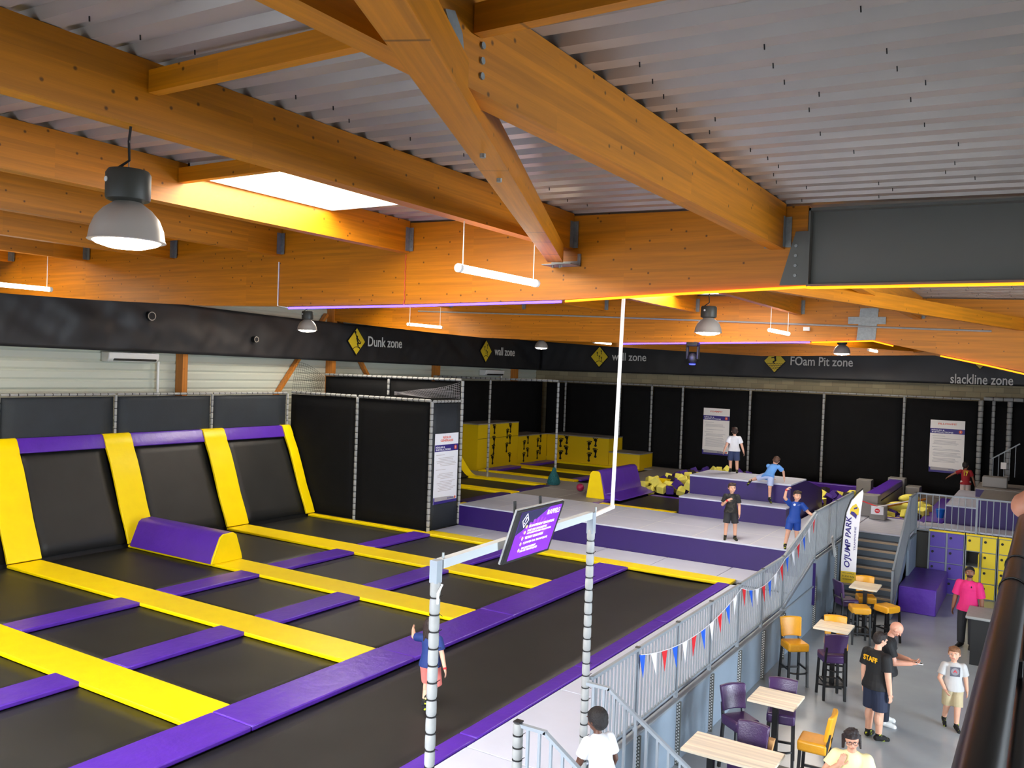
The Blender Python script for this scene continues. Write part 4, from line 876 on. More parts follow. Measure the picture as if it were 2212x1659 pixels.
# back nets
bx = [-20.3, -19.2, -16.42, -14.9, -13.47, -10.55, -7.63, -4.71, -2.17]
bl = ['in the far left corner', 'above the yellow wall, left', 'above the yellow wall, right', 'at the yellow step', 'left of the foam pit poster', 'right of the foam pit poster', 'behind the high purple box', 'above the end of the purple beam', 'thick one beside the boy in red']
for i, x in enumerate(bx):
    if i == 0: continue
    z0 = 2.82 if i < 3 else (2.24 if i == 3 else 1.6)
    padded('padded_post', (x, 35.42, z0), (x, 35.42, 5.12), .05 if i < 8 else .085, 'tall grey padded post of the back net, %s' % bl[i], group='posts of the back net', step=.2)
for i in range(8):
    net('safety_net', (bx[i]+.06, 35.47, 1.6), (bx[i+1]-.06, 35.47, 1.6), (bx[i+1]-.06, 35.47, 5.08), (bx[i]+.06, 35.47, 5.08), 'black back net panel %s' % ['in the far left corner', 'first above the yellow wall', 'second above the yellow wall', 'above the yellow step', 'behind the foam pit, no poster', 'with the foam pit poster', 'right of the climbing boys', 'with nothing on it, before the pillowpit poster'][i] if i < 7 else 'black back net panel between the purple beam and the boy in red')
padded('padded_rail', (-20.3, 35.42, 5.15), (-2.2, 35.42, 5.15), .03, 'thin top rail along the back net with black ties', 'padded rail', None, .3)
padded('padded_post', (-1.26, 35.42, 2.3), (-1.26, 35.42, 5.12), .085, 'thick grey padded post at the far right, above the neighbour', step=.2)
padded('padded_rail', (-2.1, 35.42, 5.18), (1, 35.42, 5.18), .07, 'thick grey padded rail at the upper right above the thick posts', 'padded rail', None, .3)
net('safety_net', (-2.1, 35.85, 1.6), (2, 35.85, 1.6), (2, 35.85, 5.1), (-2.1, 35.85, 5.1), 'dark net behind the two thick posts on the right')
padded('padded_post', (-1.78, 35.7, 2.4), (-1.78, 35.7, 5.15), .06, 'dim padded post between the two thick posts', step=.2)
t = empty('small_railing', (-1.4, 35.3, 2.4), 'pale railing slanting up behind the right posts', 'railing'); o = (-1.4, 35.3, 2.4)
MB().bar((-1.75, 35.3, 3.05), (-.9, 35.3, 3.65), .04, .04).build('handrail', M['fence'], t, o)
for k in range(5): x = -1.7+k*.17; MB().bar((x, 35.3, 2.45), (x, 35.3, 3.06+.12*k), .02, .02, (0, 1, 0)).build('baluster', M['fence'], t, o)
MB().box(-1.46, -1.28, 35.25, 35.27, 2.72, 2.95).build('small_notice', M['cream'], t, o)

# posters
def poster(c, right, w, h, title, lines, label, glow=0):
    c = Vector(c); right = Vector(right); up = Vector((0, 0, 1)); n = right.cross(up); t = empty('poster', c, label, 'poster', 'rules posters'); o = c
    wm = M['cream'] if not glow else mat('poster_white', (240, 242, 250), .5)
    flat([[(-w/2, -h/2), (w/2, -h/2), (w/2, h/2), (-w/2, h/2)]], c, right, up, .01).build('sheet', wm, t, o)
    flat([[(-w/2, h*.34), (w/2, h*.34), (w/2, h*.245), (-w/2, h*.245)]], c+n*.01, right, up, .002).build('header_band', M['pnavy'], t, o)
    flat([[(-w/2, -h*.40), (-w*.45, -h*.41), (-w*.45, -h*.46), (w*.5, -h*.46), (w/2, -h*.40), (w/2, -h/2), (-w/2, -h/2)]], c+n*.01, right, up, .002).build('footer_band', M['pnavy'], t, o)
    flat([[(-w*.45, -h*.40), (w*.2, -h*.41), (w*.4, -h*.43), (w*.4, -h*.46), (-w*.45, -h*.46)]], c+n*.0125, right, up, .002).build('footer', M['pgrey'], t, o)
    flat([disc(w*.38, h*.292, h*.032)], c+n*.0125, right, up, .002).build('badge', M['porange'], t, o)
    flat([seg2(w*.38, h*.278, w*.38, h*.308, .008)], c+n*.015, right, up, .002).build('badge_mark', M['cream'], t, o)
    z = h*.43 if lines == 1 else h*.455
    text('lettering', title, t, c+up*(h*.43 if lines == 1 else h*.425)+n*.013, right, up, w*(.46 if len(title) < 8 else .54), h*(.034 if lines == 1 else .085), M['porange'], o, .002, .02)
    text('lettering', 'RÈGLES &', t, c+up*h*.309-right*w*.27+n*.013, right, up, w*.38, h*.03, M['wht'], o, .002, .02)
    text('lettering', 'INSTRUCTIONS', t, c+up*h*.27-right*w*.14+n*.013, right, up, w*.62, h*.026, M['wht'], o, .002, .02)
    text('lettering', 'GO PLUS', t, c-up*h*.435+right*w*.2+n*.016, right, up, w*.25, h*.022, M['pnavy'], o, .002, .02)
    flat([disc(w*.42, -h*.435, h*.02)], c+n*.0145, right, up, .002).build('badge', M['porange'], t, o)
    mb = MB(); rr = random.Random(len(title))
    rows = [.2]+[.155-.022*i for i in range(6)]+[-.01]+[-.05-.022*i for i in range(13)]
    for k, v in enumerate(rows):
        if k not in (0, 7) and rr.random() < .12: continue
        a, b = (-.43, -.1+rr.uniform(-.05, .15)) if k in (0, 7) else (-.42+rr.uniform(0, .2 if glow else .05), rr.uniform(.25, .44))
        flat([[(a*w, v*h), (b*w, v*h), (b*w, (v-.008)*h), (a*w, (v-.008)*h)]], c+n*.01, right, up, .0015, mb=mb)
    ob = mb.build('fine_print', M['ptext'], t, o); ob['kind'] = 'stuff'
poster((-11.95, 35.44, 3.31), (1, 0, 0), 1.13, 1.96, 'FOAMPIT', 1, 'white foam pit rules poster on the back net behind the boys')
poster((-3.22, 35.44, 3.36), (1, 0, 0), 1.14, 1.93, 'PILLOWPIT', 1, 'white pillowpit rules poster on the back net above the boy in red')
poster((-14.79, 20.2, 2.73), (0, 1, 0), 1.13, 2.02, 'RÈGLES\nGÉNÉRALES', 2, 'bright white general rules poster on the narrow net panel', 1)

# ============================================================ RAILINGS, GATE, STAIRS
FX = -4.5
def rail_panel(name, p0, p1, h, label, nb, group=None, m='fence', low=.0, post0=True, post1=False, cap_=True):
    """straight or sloping railing panel: posts, rails and balusters; p0,p1 at foot level"""
    p0 = Vector(p0); p1 = Vector(p1); t = empty(name, p0, label, 'railing', group); o = p0; up = Vector((0, 0, 1))
    MB().bar(p0+up*h, p1+up*h, .045, .04).build('top_rail', M[m], t, o)
    MB().bar(p0+up*(low+.06), p1+up*(low+.06), .04, .035).build('bottom_rail', M[m], t, o)
    bm = None
    for i in range(nb):
        q = (i+.5)/nb; p = p0.lerp(p1, q)
        if bm is None: bm = MB().box(-.009, .009, -.0125, .0125, low+.06, h-.01).build('baluster', M[m], t); b = bm
        else: b = bm.copy(); COL.objects.link(b); b.parent = t
        b.location = p-p0
    for f, p in ((post0, p0), (post1, p1)):
        if f:
            q = MB().box(p.x-.025, p.x+.025, p.y-.025, p.y+.025, p.z-.05, p.z+h+.02).build('post', M[m], t, o)
            if cap_: MB().box(p.x-.03, p.x+.03, p.y-.03, p.y+.03, p.z+h+.02, p.z+h+.032).build('post_cap', M['dkgrey'], q, o)
    return t
bay = ['nearest bay, right of the gate post', 'second bay', 'third bay', 'fourth bay', 'fifth bay', 'sixth bay, before the rail climbs']
for i in range(6):
    y0 = 9.11+1.45*i if i else 9.2
    rail_panel('railing_panel', (FX, y0, 1.0), (FX, 9.11+1.45*(i+1), 1.0), 1.05, 'grey railing beside the court, %s' % bay[i], 13, 'long railing beside the court', post0=i > 0, post1=i == 5)
rail_panel('railing_panel', (FX, 17.86, 1.0), (FX, 20.5, 1.57), 1.05, 'grey railing stretch climbing up to the far platform', 24, 'long railing beside the court', post0=False)
rail_panel('railing_panel', (FX, 20.57, 1.58), (FX, 22.7, 1.58), 1.05, 'high grey railing of the platform, near half, held by the boy in blue', 20, 'long railing beside the court')
rail_panel('railing_panel', (FX, 22.75, 1.58), (FX, 24.9, 1.58), 1.05, 'high grey railing of the platform, far half, left of the flag', 20, 'long railing beside the court', post1=True)
def clad(y0, y1, z1, label, group='blue-grey cladding below the railing'):
    t = empty('cladding_panel', (-4.44, y0, 0), label, 'wall panel', group); o = (-4.44, y0, 0)
    MB().box(-4.52, -4.455, y0+.005, y1-.005, 0, z1).build('sheet', M['fencepanel'], t, o)
    MB().box(-4.53, -4.42, y0, y1, z1, z1+.035).build('edge_profile', M['fence'], t, o, bevel=.004, seg=1)
    n = int(z1/.045)
    st = MB().box(-4.455, -4.395, y1-.06, y1-.02, 0, z1).build('perforated_stud', M['steelgrey'], t, o)
    mb = MB()
    for k in range(n):
        zz = .02+k*.045
        mb.box(-4.448, -4.430, y1-.0625, y1-.06, zz, zz+.024); mb.box(-4.420, -4.402, y1-.0625, y1-.06, zz+.022, min(z1, zz+.046))
    hh = mb.build('punched_holes', M['white'], st, o); hh['kind'] = 'stuff'
    return t
cb = ['nearest, beside the entrance steps', 'second from the viewer', 'third from the viewer', 'fourth from the viewer', 'fifth from the viewer', 'sixth from the viewer']
clad(1.0, 4.3, .93, 'blue-grey cladding panel in front of the entrance steps, out at the bottom'); clad(4.3, 7.5, .93, 'blue-grey cladding panel next to the entrance steps, near side')
for i in range(6): clad(9.11+1.45*i, 9.11+1.45*(i+1), .93, 'blue-grey cladding panel under the railing, %s' % cb[i])
q_ = clad(17.81, 20.5, .95, 'blue-grey cladding panel under the climbing railing')
MB().prism([(17.86, .98), (20.5, .98), (20.5, 1.55)], 0, -4.52, -4.455).build('sloping_sheet', M['fencepanel'], q_, (-4.44, 17.81, 0))
clad(20.52, 22.7, 1.52, 'tall blue-grey cladding panel left of the flag'); clad(22.7, 25.0, 1.52, 'tall blue-grey cladding panel beside the far stairs')
tag(MB().box(-4.54, -4.40, 20.3, 20.34, .55, 1.5).build('purple_board', M['purpled']), 'narrow purple board edge between the low and the tall cladding', 'board')
tag(MB().bar((-4.41, 22.0, 1.86), (-4.38, 22.3, 1.35), .03, .1).build('cable_tag', M['white']), 'pale paper tag hanging on the tall cladding', 'tag')

# entrance steps and rails
t = empty('entrance_steps', (-3.7, 8.3, 0), 'grey entrance steps leading up to the pale walkway', 'stairs'); o = (-3.7, 8.3, 0)
MB().box(-4.5, -4.15, 7.6, 8.98, .9, .985).build('top_tread', M['deckgrey'], t, o)
for k in range(5): MB().box(-4.15+k*.27, -3.87+k*.27, 7.6, 8.98, .82-k*.165-.04, .82-k*.165).build('tread', M['deckgrey'], t, o)
for yy in (7.57, 9.01): MB().bar((-4.5, yy, .82), (-2.85, yy, -.0), .03, .2).build('stringer', M['fence'], t, o)
def stair_rail(y, label):
    t = empty('stair_railing', (-4.5, y, .9), label, 'railing', 'entrance step railings'); o = (-4.5, y, .9); P = [(-4.47, 2.05), (-4.18, 2.05), (-2.8, 1.13)]
    MB().bar((P[0][0], y, P[0][1]), (P[1][0]+.01, y, P[1][1]), .05, .035).build('handrail', M['fence'], t, o)
    MB().bar((P[1][0]-.01, y, P[1][1]), (P[2][0], y, P[2][1]), .05, .035).build('handrail', M['fence'], t, o)
    for k in range(12):
        x = -4.38+k*.135; zt = 2.04 if x < -4.18 else 2.05-(x+4.18)*.6667; zb = .98 if x < -4.15 else max(.0, .93-(x+4.15)*.61)
        MB().box(x-.014, x+.014, y-.014, y+.014, zb, zt).build('baluster', M['fence'], t, o)
stair_rail(7.55, 'pale stair railing starting at the short padded post'); stair_rail(9.03, 'pale stair railing running down behind the boy in white')
# gate
padded('gate_post', (-4.55, 6.12, .93), (-4.55, 6.12, 3.80), .047, 'left padded gate post in front of the running girl', 'gate post', 'padded gate posts', .148, True)
padded('gate_post', (-4.55, 9.15, .93), (-4.55, 9.15, 3.84), .047, 'right padded gate post carrying the white bar, beside the steps', 'gate post', 'padded gate posts', .14, True)
padded('gate_post', (-4.5, 7.55, .93), (-4.5, 7.55, 2.07), .055, 'short padded post with a black cap between the tall gate posts', 'gate post', 'padded gate posts', .125, True)
tag(MB().box(-4.54, -4.46, 7.51, 7.59, 2.075, 2.09).build('post_cap_plate', M['black']), 'black square cap on the short padded post', 'cap')
t = empty('gate_bar', (-4.55, 7.6, 4.0), 'white square bar on top of the gate posts carrying the screen', 'bar'); o = (-4.55, 7.6, 4.0)
MB().bar((-4.55, 6.18, 3.94), (-4.55, 9.1, 4.0), .08, .08).build('crossbar', mat('light_grey_paint', (186, 192, 194), .4), t, o)
for y, z in ((6.12, 3.9), (9.15, 3.95)):
    MB().box(-4.59, -4.51, y-.04, y+.04, 3.78, z+.08).build('upright_sleeve', M['fence'], t, o)
    MB().tube([(-4.55, y+.1, z+.04), (-4.55, y+.1, z+.13)], .012, 8).build('bolt', M['galv'], t, o)
tag(MB().tube([(-4.56, 6.12, 3.78), (-4.5, 6.15, 3.76), (-4.49, 6.08, 3.70), (-4.46, 6.04, 3.62)], .012, 6).build('plastic_strap', M['white']), 'frayed white plastic strap at the top of the left gate post', 'strap')
t = empty('cable_duct', (-4.58, 9.9, 4.0), 'white cable duct rising from the gate to the roof beam', 'cable duct'); o = (-4.58, 9.9, 4.0)
MB().bar((-4.55, 9.19, 3.985), (-4.62, 9.9, 4.0), .035, .04).build('horizontal_duct', M['white'], t, o)
MB().bar((-4.64, 9.9, 3.98), (-4.59, 9.9, 6.64), .035, .035).build('vertical_duct', M['white'], t, o)
# screen
R_ = Vector((0, 1, 0)); U_ = Vector((.308, 0, .951)).normalized(); N_ = R_.cross(U_); Cc = Vector((-4.385, 7.545, 4.045))
t = empty('display_screen', Cc, 'tilted screen showing purple safety reminders, hanging from the gate bar', 'screen'); o = Cc
flat([[(-.455, -.285), (.455, -.285), (.455, .285), (-.455, .285)]], Cc-N_*.03, R_, U_, .03).build('bezel', M['black'], t, o, bevel=.006)
flat([[(-.462, -.292), (.462, -.292), (.462, .292), (-.462, .292)]], Cc-N_*.045, R_, U_, .02).build('silver_frame', M['foamgrey'], t, o)
def em(n, rgb, s): return mat(n, rgb, .3, emit=s)
E_ = Cc+N_*.001
flat([[(-.39, -.255), (.41, -.255), (.41, .265), (-.39, .265)]], E_, R_, U_, .002).build('picture', em('screen_purple', (104, 34, 178), 1.0), t, o)
flat([[(-.39, .02), (-.39, .265), (.16, .265), (-.12, .13)]], E_+N_*.002, R_, U_, .001).build('dark_corner', em('screen_navy', (34, 34, 66), .8), t, o)
mb = MB(); rp = []
for k in range(11):
    a = PI*(.08+.084*k); rp.append([(-.02, 0), (.3*math.cos(a), .22*math.sin(a)), (.3*math.cos(a+.12), .22*math.sin(a+.12))])
flat([[(max(-.39, min(.41, x)), y-.05) for x, y in r] for r in rp], E_+N_*.0025, R_, U_, .0008).build('light_rays', em('screen_violet', (128, 56, 202), 1.0), t, o)
wm = em('screen_white', (236, 232, 248), 1.0)
def ring(pl, k): 
    n = len(pl); return [[pl[i], pl[(i+1) % n], (pl[(i+1) % n][0]*k+cx_*(1-k), pl[(i+1) % n][1]*k+cy_*(1-k)), (pl[i][0]*k+cx_*(1-k), pl[i][1]*k+cy_*(1-k))] for i in range(n)]
cx_, cy_ = -.28, .17
flat(ring([(cx_-.06, cy_), (cx_, cy_-.08), (cx_+.06, cy_), (cx_, cy_+.08)], .82)+[seg2(cx_+.01, cy_+.035, cx_-.002, cy_-.01, .008, .005), disc(cx_-.006, cy_-.028, .008)], E_+N_*.004, R_, U_, .001).build('warning_diamond', wm, t, o)
text('lettering', 'RAPPELS', t, E_+R_*.26+U_*.205+N_*.004, R_, U_, .25, .055, wm, o, .001, 0)
for s_, x, y, w, h in (('ÉCHAUFFEMENT OBLIGATOIRE', .085, .095, .5, .034), ('PORT DES CHAUSSETTES', .02, .045, .38, .024), ('ANTIDÉRAPANTES OBLIGATOIRE', .075, .016, .48, .024), ('TEE SHIRT OBLIGATOIRE', .0, -.035, .36, .028), ('1 JUMPER PAR TRAMPOLINE', .06, -.095, .48, .03), ('SNACKING INTERDIT', -.045, -.15, .28, .022), ('SUR LES TRAMPOLINES', -.03, -.18, .34, .022)):
    text('lettering', s_, t, E_+R_*x+U_*y+N_*.004, R_, U_, w, h, wm, o, .001, 0)
for y in (.095, .03, -.035, -.095, -.165):
    x = -.22-(0 if y > 0 else .01); flat([[(x-.018, y), (x, y-.022), (x+.018, y), (x, y+.022)]], E_+N_*.004, R_, U_, .001).build('bullet', em('screen_amber', (250, 214, 120), 1.0) if 'screen_amber' not in bpy.data.materials else bpy.data.materials['screen_amber'], t, o)
for yy in (7.28, 7.78):
    mb = MB(); mb.bar((-4.45, yy, 3.86), (-4.47, yy, 4.38), .04, .012, (1, 0, 0)); mb.build('wall_bracket', M['black'], t, o)
# bunting
for (ya, yb, za, zb, sag, n, lab, seed) in ((10.56, 14.9, 1.98, 2.0, .26, 11, 'near', 0), (14.9, 17.785, 2.0, 2.02, .24, 7, 'middle', 2), (17.785, 20.5, 2.02, 2.6, .1, 6, 'climbing', 0)):
    def SP(q): return Vector((-4.455, ya+(yb-ya)*q, za+(zb-za)*q-4*sag*q*(1-q)))
    t = empty('bunting', SP(0), 'string of white, red and blue pennants tied along the railing, %s length' % lab, 'bunting', 'pennant strings on the railing'); o = SP(0)
    MB().tube([SP(i/24) for i in range(25)], .006, 6).build('string', M['wht'], t, o)
    for i in range(n):
        q = (i+.35)/n if lab != 'near' else (i+.12)/n
        p = SP(q); d = (SP(q+.01)-SP(q-.01)).normalized(); c = ('blue', 'wht', 'red')[(i+seed) % 3]
        tw = .02*math.sin(i*2.3); mb = MB(); a = p-d*.1; b = p+d*.1; tip = p+Vector((.02+tw, .03*math.sin(i), -.3))
        nn = Vector((.004, 0, 0)); mb.add([a, b, tip, a+nn, b+nn, tip+nn], [(0, 2, 1), (3, 4, 5), (0, 1, 4, 3), (1, 2, 5, 4), (2, 0, 3, 5)])
        mb.build('pennant', M[c], t, o)

# far stairs
t = empty('stairs', (-3.75, 23.7, 0), 'dark open staircase with pale step noses, up to the landing beside the flag', 'stairs'); o = (-3.75, 23.7, 0)
tread_m = mat('dark_tread', (74, 78, 84), .6); nose = mat('pale_nosing', (176, 156, 132), .6)
for k in range(8):
    z = 1.6-.178*(k+1); y = 24.95-.3*(k+1)
    q = MB().box(-4.40, -3.12, y, y+.3, z-.03, z).build('tread', tread_m, t, o)
    MB().box(-4.40, -3.12, y-.015, y+.03, z-.045, z+.004).build('nosing', nose, q, o)
    MB().box(-4.40, -3.12, y+.29, y+.3, z, z+.14).build('riser', mat('blue_grey_riser', (92, 106, 120), .5) if 'blue_grey_riser' not in bpy.data.materials else bpy.data.materials['blue_grey_riser'], t, o)
for x in (-4.43, -3.09): MB().prism([(25.0, 1.6), (25.0, 1.2), (22.75, -.0), (22.4, -.0), (22.4, .16)], 0, x-.02, x+.02).build('stringer', M['fencepanel'], t, o)
rail_panel('railing_panel', (-3.07, 22.38, .1), (-3.07, 24.95, 1.6), 1.04, 'blue-grey slanting railing on the right side of the far stairs', 34, post1=True)
rail_panel('railing_panel', (-3.07, 24.98, 1.6), (-3.07, 26.0, 1.6), 1.04, 'short level railing at the top of the far stairs', 12, post0=False, post1=True)
tag(MB().prism([(26.0, 0), (26.0, 1.55), (24.9, 1.55), (24.6, 1.3), (24.6, 0)], 0, -3.06, -3.0).build('side_panel', M['fencepanel']), 'blue-grey side panel beneath the top of the stairs', 'wall panel')
rail_panel('railing_panel', (-3.04, 26.06, 1.6), (-1.62, 26.06, 1.6), 1.05, 'pale level railing above the purple lockers', 9)
rail_panel('railing_panel', (-1.58, 26.06, 1.6), (-.2, 26.06, 1.6), 1.05, 'pale level railing above the yellow lockers', 9)
tag(MB().box(-3.06, -2.74, 26.2, 26.26, 0, 1.57).build('dark_panel', M['dkgrey']), 'dark grey panel between stairs and lockers', 'wall panel')
tag(MB().box(-3.0, 3.0, 26.12, 26.58, 1.715, 1.76).build('edge_board', M['deckgrey']), 'pale board running on top of the lockers', 'board')
# lockers
def locker(x0, x1, m, label, ndoor=4, opened=None):
    t = empty('locker_cabinet', ((x0+x1)/2, 26.3, 0), label, 'locker', 'locker cabinets below the platform'); o = ((x0+x1)/2, 26.3, 0); w = (x1-x0)/2
    mb = MB(); mb.box(x0, x1, 26.56, 26.58, 0, 1.7)
    for xx in (x0, (x0+x1)/2, x1): mb.box(xx-.022, xx+.022, 26.02, 26.56, 0, 1.7)
    for k in range(5): mb.box(x0, x1, 26.03, 26.56, .005+k*.41, .025+k*.41)
    mb.build('carcass', M['fence'], t, o); MB().box(x0, x1, 25.99, 26.02, 1.665, 1.71).build('top_trim', M['yellow'], t, o)
    for c in range(2):
        for k in range(4):
            z0 = .03+k*.41; a, b = x0+c*w+.026, x0+(c+1)*w-.026
            if opened == (c, k):
                d = MB().box(b-.015, b, 25.66, 26.0, z0, z0+.385).build('door', m, t, o); kn = MB().tube([(b-.02, 25.72, z0+.27), (b-.05, 25.72, z0+.27)], .03, 14)
                MB().box(a, b, 26.5, 26.54, z0, z0+.385).build('interior_shade', M['black'], t, o)  # black sheet standing in for the shade inside the open locker
            else:
                d = MB().box(a, b, 25.995, 26.015, z0, z0+.385).build('door', m, t, o, bevel=.004, seg=1); kn = MB().tube([(a+.07, 25.995, z0+.27), (a+.07, 25.965, z0+.27)], .032, 14)
            kn.build('lock_knob', M['black'], d, o)
lp = mat('purple_laminate', (92, 68, 178), .35); ly = mat('yellow_laminate', (250, 222, 40), .35)
locker(-2.69, -1.83, lp, 'purple locker cabinet with black round locks')
locker(-1.81, -1.07, ly, 'yellow locker cabinet with one door standing open', opened=(0, 2))
locker(-1.05, -.3, ly, 'yellow locker cabinet at the right, mostly hidden by the black handrail')
o = MB().box(-3.05, -2.2, 23.3, 25.95, .0, .64).build('padded_bench', M['purple'], bevel=.02); tag(o, 'purple padded bench box on the floor by the stairs', 'bench')
t = empty('counter', (-.95, 20.3, 0), 'grey-topped counter with black front, beside the man in pink', 'counter'); o = (-.95, 20.3, 0)
MB().box(-1.32, -.3, 19.75, 20.75, .94, 1.0).build('worktop', M['foamgrey'], t, o, bevel=.02); MB().box(-1.22, -.3, 19.85, 20.7, 0, .94).build('body', M['black'], t, o)

# feather flag
t = empty('feather_flag', (-4.15, 21.6, 0), 'tall white feather flag with navy lettering beside the stairs', 'flag'); o = (-4.15, 21.6, 0)
fl = [(-4.1, .88), (-3.76, .89), (-3.76, 1.5), (-3.74, 2.1), (-3.71, 2.6), (-3.67, 3.05), (-3.69, 3.12), (-3.8, 3.0), (-3.92, 2.84), (-4.02, 2.55), (-4.07, 2.1), (-4.1, 1.5)]
MB().prism(fl, 1, 21.6, 21.606).build('white_cloth', M['wht'], t, o)
MB().prism([(-4.1, .88), (-3.76, .89), (-3.76, 1.16), (-4.1, 1.15)], 1, 21.594, 21.6).build('yellow_foot', M['signy'], t, o)
MB().tube([(-4.22, 21.62, .06), (-4.17, 21.61, .5), (-4.125, 21.6, .9), (-4.118, 21.6, 1.5), (-4.09, 21.6, 2.1), (-4.04, 21.6, 2.56), (-3.94, 21.6, 2.86), (-3.81, 21.6, 3.03), (-3.68, 21.6, 3.16)], [.017, .017, .017, .016, .015, .014, .013, .012, .01], 8).build('pole', M['black'], t, o)
mb = MB(); mb.bar((-4.5+.12, 21.35, .02), (-4.0, 21.9, .02), .05, .04); mb.bar((-4.38, 21.85, .02), (-3.95, 21.4, .02), .05, .04); mb.tube([(-4.22, 21.62, 0), (-4.22, 21.62, .12)], .05, 10); mb.build('cross_base', M['black'], t, o)
text('lettering', "O'JUMP PARK", t, (-3.955, 21.596, 1.86), (0, 0, 1), (-1, 0, 0), 1.22, .17, M['pnavy'], o, .003, .02, .2)
text('lettering', 'TRAMPOLINE', t, (-3.815, 21.596, 1.95), (0, 0, 1), (-1, 0, 0), .56, .04, M['pnavy'], o, .003, 0)
text('lettering', 'WWW.OJUMPARK.FR', t, (-3.93, 21.592, 1.11), (1, 0, 0), (0, 0, 1), .27, .03, M['dkgrey'], o, .002)
text('lettering', '01 30 41 96 56', t, (-3.93, 21.592, 1.04), (1, 0, 0), (0, 0, 1), .27, .045, M['dkgrey'], o, .002)
text('lettering', 'ELANCOURT', t, (-3.94, 21.592, .97), (1, 0, 0), (0, 0, 1), .22, .03, M['dkgrey'], o, .002)
flat([[(-.11, -.1), (-.02, -.16), (.08, -.1), (.09, .04), (.02, .16), (-.06, .1), (-.11, .02)]], (-3.84, 21.6, 2.62), (1, 0, 0), (0, 0, 1), .004).build('emblem', M['signy'], t, o)
flat([[(-.1, -.09), (-.02, -.15), (.03, -.2), (.05, -.1), (-.02, -.04), (-.08, -.03)], [(-.02, .02), (.05, .05), (.05, .09), (-.03, .05)]], (-3.84, 21.594, 2.62), (1, 0, 0), (0, 0, 1), .004).build('emblem_navy', M['pnavy'], t, o)  # navy part of the printed emblem
# no-entry notice on a ribbon
t = empty('notice', (-4.22, 27.5, 1.9), 'white no-entry notice on a red and white ribbon at the stair head', 'notice'); o = (-4.22, 27.5, 1.9)
flat([[(-.17, -.12), (.17, -.12), (.17, .12), (-.17, .12)]], (-4.22, 27.2, 1.89), (1, 0, 0), (0, 0, 1), .004).build('sheet', M['wht'], t, o)
flat([disc(0, -.01, .07)], (-4.22, 27.194, 1.89), (1, 0, 0), (0, 0, 1), .003).build('red_disc', M['red'], t, o)
flat([[(-.045, -.022), (.045, -.022), (.045, .002), (-.045, .002)]], (-4.22, 27.19, 1.89), (1, 0, 0), (0, 0, 1), .003).build('white_bar', M['wht'], t, o)
MB().bar((-4.7, 27.3, 2.12), (-4.22, 27.22, 2.0), .004, .03).build('ribbon', M['red'], t, o); MB().bar((-4.22, 27.22, 2.0), (-3.1, 26.1, 2.45), .004, .03).build('ribbon', M['cream'], t, o)

# ============================================================ BAR TABLES AND STOOLS
def table(x0, x1, y0, y1, label, two=False):
    cx, cy = (x0+x1)/2, (y0+y1)/2; t = empty('bar_table', (cx, cy, 0), label, 'table', 'high bar tables'); o = (cx, cy, 0)
    MB().box(x0, x1, y0, y1, 1.05, 1.085).build('tabletop', M['tabletop'], t, o, bevel=.004, seg=1)
    for px in ((cx-.27, cx+.27) if two else (cx,)):
        MB().box(px-.04, px+.04, cy-.04, cy+.04, .03, 1.04).build('column', M['leg'], t, o)
        MB().box(px-.22, px+.22, cy-.22, cy+.22, .0, .03).build('base_plate', M['leg'], t, o, bevel=.006)
        MB().box(px-.13, px+.13, cy-.13, cy+.13, 1.035, 1.05).build('mounting_plate', M['leg'], t, o)
table(-3.72, -2.6, 10.16, 10.78, 'long pale bar table nearest the viewer at the bottom edge', True)
table(-3.53, -2.87, 12.28, 12.91, 'pale bar table with aubergine stools around it, second from the viewer')
table(-3.60, -2.98, 16.6, 17.22, 'pale bar table beside the two men in black, third from the viewer')
table(-3.68, -3.1, 20.35, 21.05, 'pale bar table by the flag and stairs, farthest from the viewer')
